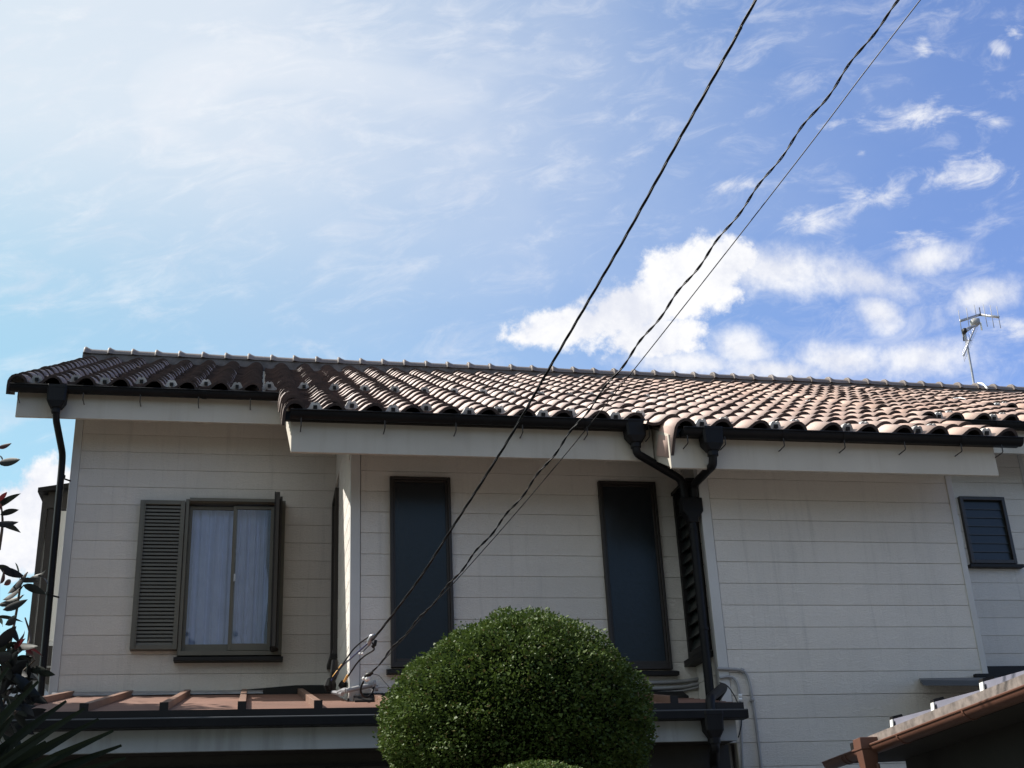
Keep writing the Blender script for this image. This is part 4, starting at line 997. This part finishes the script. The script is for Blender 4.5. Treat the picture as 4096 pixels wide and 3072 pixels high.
# clamp and jumper leads down to the corner
def ap(px, py, y): return at(px, py, 1, y)
cpart(pc, MB().tube([ap(1500, 2538, 8.03), ap(1487, 2545, 8.05), ap(1478, 2565, 8.06), ap(1475, 2582, 8.07)], [.008, .016, .018, .008], 8).build('clamp', MAT['steel'], smooth=True))
cpart(pc, MB().tube([ap(1503, 2560, 8.05), ap(1500, 2580, 8.06), ap(1488, 2588, 8.07)], .010, 6).build('clamp_bail', MAT['dark_metal'], smooth=True))
leads = [([(1500, 2538, 8.04), (1466, 2553, 8.1), (1420, 2590, 8.2), (1388, 2632, 8.3), (1364, 2668, 8.42), (1330, 2712, 8.55)], .0055, 'cable'),
         ([(1486, 2560, 8.05), (1450, 2592, 8.1), (1405, 2632, 8.25), (1372, 2662, 8.4), (1345, 2695, 8.5), (1326, 2722, 8.58)], .0055, 'cable_blue'),
         ([(1490, 2570, 8.06), (1496, 2592, 8.07), (1492, 2602, 8.08), (1460, 2622, 8.15), (1430, 2650, 8.2), (1402, 2690, 8.28), (1378, 2728, 8.36)], .0055, 'cable'),
         ([(1478, 2580, 8.07), (1450, 2608, 8.1), (1440, 2614, 8.1)], .003, 'cable')]
for pts, r, m in leads: cpart(pc, MB().tube(catmull([ap(*q) for q in pts], 6), r, 6).build('lead', MAT[m], smooth=True))
for a, b in (((1351, 2684, 8.5), (1333, 2708, 8.55)), ((1368, 2660, 8.42), (1358, 2673, 8.45)), ((1390, 2702, 8.3), (1377, 2726, 8.36))):
    cpart(pc, MB().tube([ap(*a), ap(*b)], .0085, 8).build('sleeve', MAT['copper_tape'], smooth=True))
for px in (1439, 1450): cpart(pc, MB().tube([ap(px - 3, 2616, 8.09), ap(px + 4, 2613, 8.09)], .007, 8).build('insulator', MAT['white_plastic'], smooth=True))

A3 = at(1478, 2700, 1, 8.10); d = ray(3599.5, 0); d = d / np.linalg.norm(d); B3 = Vector((d[0] * 6.0, d[1] * 6.0, d[2] * 6.0 + CZ))
n3, k3 = vplane(A3, B3)
pix2 = [(1480, 2697), (1590, 2570), (1707.6, 2439.7), (1800, 2333.5), (1925, 2182), (2050, 2030), (2252, 1770), (2499, 1450), (2843, 1000), (2942.5, 868), (3039, 741), (3123, 627), (3232, 482), (3340, 343.6), (3461, 175), (3599.5, 0)]
path2 = catmull([on_plane(x, y, n3, k3) for x, y in pix2] , 10)
e = (path2[-1] - path2[-8]).normalized(); path2 += [path2[-1] + e * 1.5, path2[-1] + e * 6]
tcbl = empty('telephone_cable', 'wavy twisted black cable in the middle of the three overhead lines', 'cable', A3)
core2 = twisted(resample(path2, .02), 0, .0058, .34, 1)[0]
for st_ in twisted(core2, 0, .0035, .17, 2): cpart(tcbl, MB().tube(st_, .0034, 6, False).build('strand', MAT['cable'], smooth=True))
pix3 = [(1741, 2406.5), (1813.7, 2333.5), (2050, 2068), (2301, 1770), (2558.7, 1450), (2912.4, 1000), (3244, 572.6), (3449, 301), (3681, 0)]
A4 = at(1741, 2406.5, 1, 7.30); d = ray(3681, 0); d = d / np.linalg.norm(d); B4 = Vector((d[0] * 6.0, d[1] * 6.0, d[2] * 6.0 + CZ))
A4 = on_plane(1741, 2408, n3, k3)
n4, k4 = vplane(A4, B4)
path3 = catmull([on_plane(x, y, n4, k4) for x, y in pix3], 8)
e = (path3[-1] - path3[-6]).normalized(); path3 += [path3[-1] + e * 6]
path3 = [on_plane(1480, 2700, n3, k3), on_plane(1610, 2560, n3, k3)] + path3
mw = MB().tube(path3, .0028, 6, False).build('messenger_wire', MAT['cable'], smooth=True)
tag(mw, 'thin straight black wire, rightmost of the three overhead lines', 'wire')
# tension clamp and drip loop of the telephone cable
cpart(tcbl, MB().tube([ap(1490, 2690, 8.1), ap(1470, 2702, 8.12), ap(1460, 2708, 8.13)], [.010, .018, .010], 8).build('clamp', MAT['dark_metal'], smooth=True))
cpart(tcbl, MB().tube([ap(1476, 2704, 8.12), ap(1470, 2716, 8.12), ap(1462, 2722, 8.13)], [.012, .017, .010], 8).build('insulator', MAT['white_plastic'], smooth=True))
cpart(tcbl, MB().tube([ap(1458, 2710, 8.13), ap(1453, 2718, 8.13)], [.010, .012], 8).build('insulator', MAT['white_plastic'], smooth=True))
cpart(tcbl, MB().tube(catmull([ap(*q) for q in ((1455, 2724, 8.14), (1445, 2745, 8.15), (1443, 2765, 8.16), (1452, 2783, 8.2), (1470, 2788, 8.25), (1485, 2776, 8.3), (1492, 2758, 8.33), (1495, 2745, 8.35))], 6), .007, 8).build('drip_loop', MAT['cable'], smooth=True))
cpart(tcbl, MB().tube(catmull([ap(*q) for q in ((1490, 2697, 8.1), (1515, 2702, 8.2), (1540, 2730, 8.3), (1570, 2762, 8.36))], 6), .0018, 5).build('lead', MAT['cable'], smooth=True))
# loose black wire from the pipe to the canopy end
lo = MB().tube(catmull([at(x, y, 1, v) for x, y, v in ((2878, 2730, 7.93), (2905, 2740, 7.9), (2930, 2770, 7.8), (2948, 2805, 7.6), (2962, 2840, 7.45), (2966, 2890, 7.42), (2960, 2925, 7.42), (2953, 2950, 7.42))], 6), .0035, 6).build('loose_wire', MAT['cable'], smooth=True)
tag(lo, 'loose thin black wire drooping over the right end of the lower canopy gutter', 'wire')

# ------------------------------------------------------------------ television antenna behind the ridge
AY = 13.95
def aa(px, py, y=AY): return at(px, py, 1, y)
an = empty('tv_antenna', 'aluminium television antenna on a leaning mast behind the ridge at right', 'antenna', aa(3894, 1545))
def apart(mb, name, m='steel', **k): return cpart(an, mb.build(name, MAT[m], smooth=True, **k))
apart(MB().tube(catmull([aa(3896, 1545), aa(3893, 1520), aa(3879, 1440), aa(3863, 1352), aa(3861, 1330), aa(3868, 1315), aa(3884, 1308), aa(3902, 1304)], 5), .016, 8), 'mast')
apart(MB().tube([aa(3854, 1423, 13.7), aa(3912, 1280, 14.25)], .011, 6), 'boom')
for k in range(16):
    t = k / 15; p_ = aa(3854, 1423, 13.7).lerp(aa(3908, 1290, 14.2), t)
    apart(MB().tube([p_ + Vector((0, 0, -.085)), p_ + Vector((.0, 0, .085))], .0024, 5), 'director')
rc, rl, rr = aa(3919, 1259, 14.3), aa(3841, 1284, 14.0), aa(3996, 1269, 14.0)
apart(MB().bar(rl, rc, .02, .036), 'reflector_bar'); apart(MB().bar(rc, rr, .02, .036), 'reflector_bar')
for t, b in (((3833, 1241), (3846, 1321)), ((3865, 1231), (3877, 1312)), ((3896, 1219), (3905, 1262)), ((3932, 1217), (3950, 1307)), ((3960, 1221), (3976, 1311)), ((3986, 1225), (4003, 1313))):
    apart(MB().tube([aa(t[0], t[1], 14.05), aa(b[0], b[1], 14.05)], .0045, 6), 'reflector_rod', 'grey_pipe')
apart(MB().tube([aa(3917, 1230, 14.2), aa(3923, 1262, 14.2)], .007, 6), 'reflector_rod', 'dark_metal')
apart(MB().box(*[c for c in (aa(3905, 1284).x, aa(3929, 1284).x, 14.0, 14.1, aa(3915, 1288).z, aa(3915, 1266).z)]), 'feed_box', 'grey_pipe')
apart(MB().tube([aa(3922, 1290, 14.05), aa(3927, 1320, 14.05)], .012, 8), 'feed_tail', 'white_plastic')
apart(MB().box(aa(3848, 1320).x, aa(3858, 1320).x, 13.9, 13.97, aa(3850, 1335).z, aa(3850, 1318).z), 'clamp', 'dark_metal')
apart(MB().tube([aa(3852, 1335), aa(3856, 1364)], .011, 6), 'amplifier', 'bronze')
apart(MB().tube([aa(3866, 1362), aa(3884, 1362)], .010, 6), 'arm', 'bronze'); apart(MB().tube([aa(3868, 1325), aa(3898, 1306)], .009, 6), 'arm')
apart(MB().tube(catmull([aa(3911, 1533, 13.80), aa(3928, 1534, 13.72), aa(3940, 1545, 13.60), aa(3949, 1554, 13.50)], 5), .013, 7), 'aerial_lead', 'white_plastic')
apart(MB().tube(catmull([at(3815, 1595, 1, 11.7), at(3840, 1592, 1, 11.7), at(3862, 1598, 1, 11.5)], 5), .009, 6), 'aerial_lead', 'white_plastic')

# ------------------------------------------------------------------ plants
def leaf_mat(name, c0, c1, c2=None, f2=0.0, rough=0.5, trans=0.25, spec=0.4):
    m = bpy.data.materials.new(name); m.use_nodes = True
    t = m.node_tree; q = G(t); b = t.nodes['Principled BSDF']; out = t.nodes['Material Output']
    at_ = q.n('ShaderNodeAttribute', attribute_name='tone', attribute_type='GEOMETRY').outputs['Fac']
    oi = q.n('ShaderNodeObjectInfo').outputs['Random']
    r = q.m('FRACT', q.m('ADD', at_, oi))
    col = q.mixc(r, c0, c1)
    if c2: col = q.mixc(q.smooth(q.m('FRACT', q.m('MULTIPLY', r, 7.3)), 1 - f2, 1 - f2 + .02), col, c2)
    q.link(col, b.inputs['Base Color']); b.inputs['Roughness'].default_value = rough; b.inputs['Specular IOR Level'].default_value = spec
    tr = q.n('ShaderNodeBsdfTranslucent'); q.link(col, tr.inputs[0])
    mx = q.n('ShaderNodeMixShader'); mx.inputs[0].default_value = trans
    q.link(b.outputs[0], mx.inputs[1]); q.link(tr.outputs[0], mx.inputs[2]); q.link(mx.outputs[0], out.inputs[0])
    return m
MAT['yew'] = leaf_mat('yew', (0.044, 0.076, 0.013), (0.090, 0.132, 0.028), (0.12, 0.10, 0.035), 0.05, 0.55, 0.20, 0.22)
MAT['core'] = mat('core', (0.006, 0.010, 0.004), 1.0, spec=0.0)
MAT['photinia'] = leaf_mat('photinia', (0.012, 0.012, 0.016), (0.018, 0.023, 0.016), None, 0, 0.5, 0.15, 0.2)
MAT['photinia_red'] = leaf_mat('photinia_red', (0.075, 0.012, 0.014), (0.055, 0.010, 0.014), None, 0, 0.35, 0.35)
MAT['palm'] = leaf_mat('palm', (0.009, 0.014, 0.009), (0.015, 0.023, 0.013), None, 0, 0.6, 0.08, 0.15)
def dome_point(th, ph, R, H, HB, lump):
    """th azimuth, ph from -1 (bottom) to 1 (top)"""
    z = ph
    rr = math.sqrt(max(0, 1 - abs(z) ** 2.3))
    return rr, z
def topiary(name, label, cx, cy, cz, R, H, HB, nleaf, seed, stem_r=.05, group=None):
    root = empty(name, label, 'topiary' if group is None else 'topiary', (cx, cy, 0), group)
    r_ = np.random.default_rng(seed)
    N = nleaf
    z = 1 - 2 * r_.random(N) ** 0.9; th = r_.random(N) * 2 * PI
    z = np.clip(z, -1, 1)
    rad = np.sqrt(np.clip(1 - np.abs(z) ** np.where(z > 0, 1.62, 2.6), 0, 1))
    nrm = np.stack([np.cos(th) * rad, np.sin(th) * rad, z * np.where(z > 0, 1.0, .9)], 1)
    lump = 1 + 0.022 * np.sin(5 * th + 3 * z + seed) + 0.018 * np.sin(9 * th - 7 * z) + 0.012 * np.sin(17 * th + 13 * z)
    depth = 1 - 0.15 * r_.random(N) ** 1.4 + 0.045 * (r_.random(N) ** 14)
    hz = np.where(z > 0, H, HB)
    lump = lump + .05 * np.maximum(z, 0) * np.cos(th) + .035 * np.sin(3 * th + 11 * z) * np.sin(7 * z + th)
    P = np.stack([cx + nrm[:, 0] * R * lump * depth, cy + nrm[:, 1] * R * lump * depth, cz + z * hz * lump * depth], 1)
    # sprigs: leaves lie roughly across the surface, tips outwards and slightly down
    nn = np.stack([nrm[:, 0] / R, nrm[:, 1] / R, nrm[:, 2] / hz], 1); nn /= np.linalg.norm(nn, axis=1)[:, None] + 1e-9
    out = nn * np.array([.8, .8, .45]) + r_.normal(0, .5, (N, 3)) * np.array([1, 1, .6]); out /= np.linalg.norm(out, axis=1)[:, None]
    sd = np.cross(out, r_.normal(0, 1, (N, 3))); sd /= np.linalg.norm(sd, axis=1)[:, None] + 1e-9
    ln = (0.009 + 0.013 * r_.random(N) ** 1.5)[:, None] * (1.0 if R > .4 else .9); wd = ln * (0.26 + .14 * r_.random(N))[:, None]
    up = np.cross(sd, out)
    a = P - out * ln * .4; b = P + sd * wd + up * ln * .05; c = P + out * ln * .6; d_ = P - sd * wd + up * ln * .05
    vs = np.stack([a, b, c, d_], 1).reshape(-1, 3)
    me = bpy.data.meshes.new('foliage'); me.vertices.add(4 * N); me.vertices.foreach_set('co', vs.ravel())
    me.loops.add(4 * N); me.loops.foreach_set('vertex_index', np.arange(4 * N)); me.polygons.add(N)
    me.polygons.foreach_set('loop_start', np.arange(0, 4 * N, 4)); me.update(calc_edges=True); me.validate()
    me.materials.append(MAT['yew'])
    tn = me.attributes.new('tone', 'FLOAT', 'POINT'); cl_ = (0.5 + .5 * np.sin(P[:, 0] * 9 + seed) * np.sin(P[:, 2] * 8 + 1)) * .35
    tn.data.foreach_set('value', np.repeat((r_.random(N) * .65 + cl_) % 1.0, 4))
    o = link('foliage', me); cpart(root, o); o['kind'] = 'stuff'
    # solid hull painted near black as the shade between leaves, and trunk
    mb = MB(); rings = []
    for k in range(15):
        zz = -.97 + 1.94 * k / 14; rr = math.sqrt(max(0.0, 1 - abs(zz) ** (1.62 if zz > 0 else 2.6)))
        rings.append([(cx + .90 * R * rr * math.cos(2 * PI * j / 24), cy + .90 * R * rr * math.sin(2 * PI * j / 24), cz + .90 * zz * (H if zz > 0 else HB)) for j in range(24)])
    mb.loft(rings); cpart(root, mb.build('shade_core', MAT['core'], smooth=True))
    cpart(root, MB().tube([(cx + .03, cy + .05, 0), (cx, cy + .02, cz * .5), (cx + .02, cy, cz)], [stem_r * 1.3, stem_r, stem_r * .8], 9).build('trunk', MAT['bark'], smooth=True))
    return root
BX, BY = 1.165, 5.62
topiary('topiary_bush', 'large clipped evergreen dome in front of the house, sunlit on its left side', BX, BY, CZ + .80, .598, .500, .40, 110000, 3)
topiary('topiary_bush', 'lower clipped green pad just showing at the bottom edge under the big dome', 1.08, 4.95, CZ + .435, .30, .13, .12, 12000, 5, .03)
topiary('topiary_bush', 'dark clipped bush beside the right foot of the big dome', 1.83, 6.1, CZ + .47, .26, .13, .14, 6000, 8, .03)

def leaf_mesh(L=0.10, Wd=0.030, name='leaf', m='photinia', curl=0.25):
    mb = MB(); n = 7; vs = []
    for i in range(n + 1):
        t = i / n; w = Wd * math.sin(PI * min(1, t ** .85)) ** .8 * (1 - .15 * t); x = L * t; z = -curl * L * t * t
        vs += [(x, -w, z + w * .35), (x, 0, z), (x, w, z + w * .35)]
    fs = []
    for i in range(n):
        fs += [(3 * i, 3 * i + 3, 3 * i + 4, 3 * i + 1), (3 * i + 1, 3 * i + 4, 3 * i + 5, 3 * i + 2)]
    return mb.add(vs, fs).mesh(name, MAT[m], True)
LV = [leaf_mesh(.105, .019), leaf_mesh(.085, .018, curl=.5), leaf_mesh(.115, .020, curl=.1)]
LVR = [leaf_mesh(.080, .016, m='photinia_red'), leaf_mesh(.065, .018, m='photinia_red', curl=.5)]
SY = 4.3
shrub = empty('leafy_shrub', 'glossy shrub with dark leaves and red new shoots at the left edge', 'shrub', (-1.25, SY, 0))
def sp_(px, py, y=SY): return at(px, py, 1, y)
stems = [[(-120, 3300), (-60, 2900), (-20, 2600), (-5, 2350), (-10, 2100), (-5, 1900)], [(-60, 2900), (20, 2650), (60, 2480), (85, 2330), (110, 2290)], [(-20, 2700), (60, 2620), (120, 2560), (100, 2470)], [(-60, 2950), (30, 2780), (80, 2700), (140, 2640)], [(-5, 2200), (10, 2100), (5, 2020)], [(-60, 2950), (60, 2850), (120, 2790)]]
for st_ in stems:
    P_ = catmull([sp_(x, y, SY + random.uniform(-.12, .12)) for x, y in st_], 4)
    cpart(shrub, MB().tube(P_, [.007 - .005 * i / len(P_) for i in range(len(P_))], 6).build('stem', MAT['bark'], smooth=True))
def put_leaf(px, py, ang, red=False, sc=1.0, tilt=None):
    """ang: image direction of the leaf tip in degrees, 0 right, 90 up"""
    p_ = sp_(px, py, SY + random.uniform(-.15, .12))
    rt_ = Vector((RW[0])); upv = -Vector((RW[1])); fw_ = Vector((RW[2]))
    dx_ = (rt_ * math.cos(math.radians(ang)) + upv * math.sin(math.radians(ang)) + fw_ * (tilt if tilt is not None else random.uniform(-.5, .5))).normalized()
    nz_ = (dx_.cross(fw_).cross(dx_) + dx_.cross(fw_) * random.uniform(-1.6, 1.6)).normalized(); ny_ = nz_.cross(dx_).normalized(); nz_ = dx_.cross(ny_)
    mx = Matrix(((dx_.x, ny_.x, nz_.x, p_.x), (dx_.y, ny_.y, nz_.y, p_.y), (dx_.z, ny_.z, nz_.z, p_.z), (0, 0, 0, 1))) @ Matrix.Scale(sc, 4)
    o = link('leaf', random.choice(LVR if red else LV)); o.parent = shrub; o.matrix_parent_inverse = Matrix.Translation(-Vector(shrub.location)); o.matrix_basis = mx
    return o
spec = [(-10, 1790, 10, 1), (-25, 1815, 0, 0), (-10, 1850, 5, 0), (0, 2040, 85, 1), (-15, 2035, 40, 0), (0, 2060, 20, 0), (5, 2100, -10, 0), (-20, 2095, -5, 0), (0, 2010, 60, 1),
        (-15, 2265, -15, 0), (0, 2275, -25, 0), (60, 2250, -60, 0), (85, 2330, 15, 0), (120, 2310, 5, 0), (150, 2305, 0, 0), (90, 2340, -20, 0), (0, 2335, 60, 1), (15, 2340, 30, 1), (30, 2375, 45, 0), (10, 2400, 30, 0), (-10, 2420, 10, 0),
        (10, 2440, 20, 0), (-20, 2470, -5, 0), (-10, 2480, -10, 0), (20, 2500, 30, 0), (50, 2505, -80, 0), (40, 2520, -100, 0), (75, 2560, 40, 1), (60, 2600, 70, 1), (95, 2590, -20, 1), (100, 2605, -8, 1), (30, 2600, 60, 0),
        (60, 2640, 20, 0), (20, 2650, 10, 0), (-10, 2640, 30, 0), (10, 2680, -20, 0), (60, 2670, -40, 0), (100, 2630, -80, 0), (110, 2650, -95, 0), (115, 2680, 5, 0), (150, 2690, -10, 0), (40, 2700, 40, 0), (80, 2720, -60, 0), (0, 2720, 0, 0), (30, 2740, 20, 0), (60, 2760, 30, 0), (100, 2780, 60, 0), (-20, 2780, 20, 0), (0, 2800, 40, 0), (50, 2810, 10, 0)]
for px, py, ang, rd in spec: put_leaf(px, py, ang, bool(rd), random.uniform(.6, .88))
for k in range(60):
    px = random.uniform(-60, 90); py = random.uniform(2560, 2950)
    if px > 60 and py < 2700: continue
    put_leaf(px, py, random.uniform(-60, 120), False, random.uniform(.6, 1.0))

# fan palm lower left
PY_ = 3.6
palm = empty('fan_palm', 'dark fan palm with stiff narrow blades in the bottom left corner', 'palm', (-1.6, PY_, 0))
def blade(h, tip, w, y1, name_parent):
    P0 = at(h[0], h[1], 1, PY_); P1 = at(tip[0], tip[1], 1, y1); d_ = P1 - P0; dn_ = d_.normalized()
    s_ = dn_.cross(Vector(RW[2])).normalized(); up_ = s_.cross(dn_)
    n_ = 8; vs = []
    for i in range(n_ + 1):
        t = i / n_; ww = w * (.35 + .65 * min(1, t * 2.2)) * (1 - max(0, t - .75) / .25 * .72); c_ = P0 + d_ * t + Vector((0, 0, -.04 * t * t))
        vs += [c_ - s_ * ww, c_ + up_ * ww * .45, c_ + s_ * ww]
    fs = []
    for i in range(n_): fs += [(3 * i, 3 * i + 3, 3 * i + 4, 3 * i + 1), (3 * i + 1, 3 * i + 4, 3 * i + 5, 3 * i + 2)]
    return sub(MB().add(vs, fs), 'leaflet', MAT['palm'], name_parent, fix=False)
def frond(hub, tips, w=.0115):
    st_ = MB().tube([(-1.6, PY_, .9), at(hub[0] - 200, hub[1] + 300, 1, PY_), at(hub[0], hub[1], 1, PY_)], .012, 7)
    f = cpart(palm, st_.build('frond', MAT['bark'], smooth=True))
    for t in tips: 
        b_ = blade(hub, t, w, PY_ + random.uniform(-.10, .10), f)
        b_.matrix_parent_inverse = Matrix.Translation(Vector(palm.location)) @ Matrix.Translation(-Vector(palm.location))
    return f
frond((-480, 3400), [(40, 2610), (160, 2665), (271, 2745), (344, 2772), (400, 2815), (458, 2862), (491, 2921), (507, 2970), (512, 3011), (515, 3060), (500, 3120), (480, 3180)], .0125)
frond((-300, 3350), [(-120, 2760), (-30, 2790), (60, 2800), (120, 2850), (190, 2905), (230, 2960), (260, 3010), (280, 3070), (290, 3130)], .0150)
frond((-150, 3300), [(-100, 2860), (-20, 2830), (40, 2900), (90, 2930), (140, 2990), (170, 3040), (190, 3100)], .0170)
frond((-100, 3400), [(-80, 2950), (0, 2960), (60, 3000), (120, 3050), (160, 3110), (60, 3100), (0, 3060)], .020)
cpart(palm, MB().tube([(-1.6, PY_, 0), (-1.6, PY_, .9)], [.09, .07], 10).build('trunk', MAT['bark'], smooth=True))

# ------------------------------------------------------------------ unseen trees, added to shade the left corner and cut sky light from behind
def leafy_tree(label, x, y, h, r, nl, seed, group=None, squash=.8, lw=.05):
    t = empty('added_shade_tree', label, 'tree', (x, y, 0), group); r_ = np.random.default_rng(seed)
    cz = h - r * squash
    cpart(t, MB().tube([(x, y, 0), (x + .1, y, cz * .5), (x, y + .1, cz), (x + .1, y, cz + r * .4)], [.16, .13, .10, .04], 9).build('trunk', MAT['bark'], smooth=True))
    for k in range(6):
        a = k * 1.05; e_ = Vector((x + math.cos(a) * r * .7, y + math.sin(a) * r * .7, cz + r * .25))
        cpart(t, MB().tube([(x, y, cz * .8), (x * .5 + e_.x * .5, y * .5 + e_.y * .5, cz), e_], [.06, .04, .015], 7).build('limb', MAT['bark'], smooth=True))
    cl = r_.normal(0, 1, (60, 3)); cl /= np.linalg.norm(cl, axis=1)[:, None]; cl *= r_.random((60, 1)) ** .4 * r * .85
    N = nl; c_ = cl[r_.integers(0, 60, N)] + r_.normal(0, r * .16, (N, 3)); P = c_ * np.array([1, 1, squash]) + np.array([x, y, cz])
    o_ = r_.normal(0, 1, (N, 3)); o_ /= np.linalg.norm(o_, axis=1)[:, None]; sd = np.cross(o_, r_.normal(0, 1, (N, 3))); sd /= np.linalg.norm(sd, axis=1)[:, None]
    vs = np.stack([P - o_ * lw, P + sd * lw * .5, P + o_ * lw, P - sd * lw * .5], 1).reshape(-1, 3)
    me = bpy.data.meshes.new('crown'); me.vertices.add(4 * N); me.vertices.foreach_set('co', vs.ravel()); me.loops.add(4 * N)
    me.loops.foreach_set('vertex_index', np.arange(4 * N)); me.polygons.add(N); me.polygons.foreach_set('loop_start', np.arange(0, 4 * N, 4)); me.update(calc_edges=True); me.validate()
    me.materials.append(MAT['photinia_tree']); tn = me.attributes.new('tone', 'FLOAT', 'POINT'); tn.data.foreach_set('value', np.repeat(r_.random(N), 4))
    o = cpart(t, link('crown', me)); o['kind'] = 'stuff'; return t
MAT['photinia_tree'] = leaf_mat('photinia_tree', (0.020, 0.040, 0.012), (0.045, 0.075, 0.020), None, 0, 0.5, 0.15, 0.2)
leafy_tree('slim unseen tree added beside the left gable to shade the canopy', -3.5, 8.75, 6.2, 1.12, 15000, 4)  # added out of view, throws shade on the left of the canopy roof
leafy_tree('dense unseen tree added left of the view to shade the corner plants', -3.7, 5.6, 5.6, 1.5, 16000, 2)  # added out of view, keeps the sun off shrub and palm
for k, (x, y, h, r) in enumerate(((-8, -9, 9.0, 3.4), (-2.5, -8, 8.2, 3.2), (3.2, -8.5, 9.2, 3.6), (9.0, -9, 8.6, 3.6), (15, -8, 9, 3.6))):  # unseen row added to dim the sky light reaching the front walls
    leafy_tree('dark dense unseen tree added behind the viewer to cut sky light on the front walls', x, y, h, r, 9000, 20 + k, 'unseen trees added across the lane', 1.1, .15)
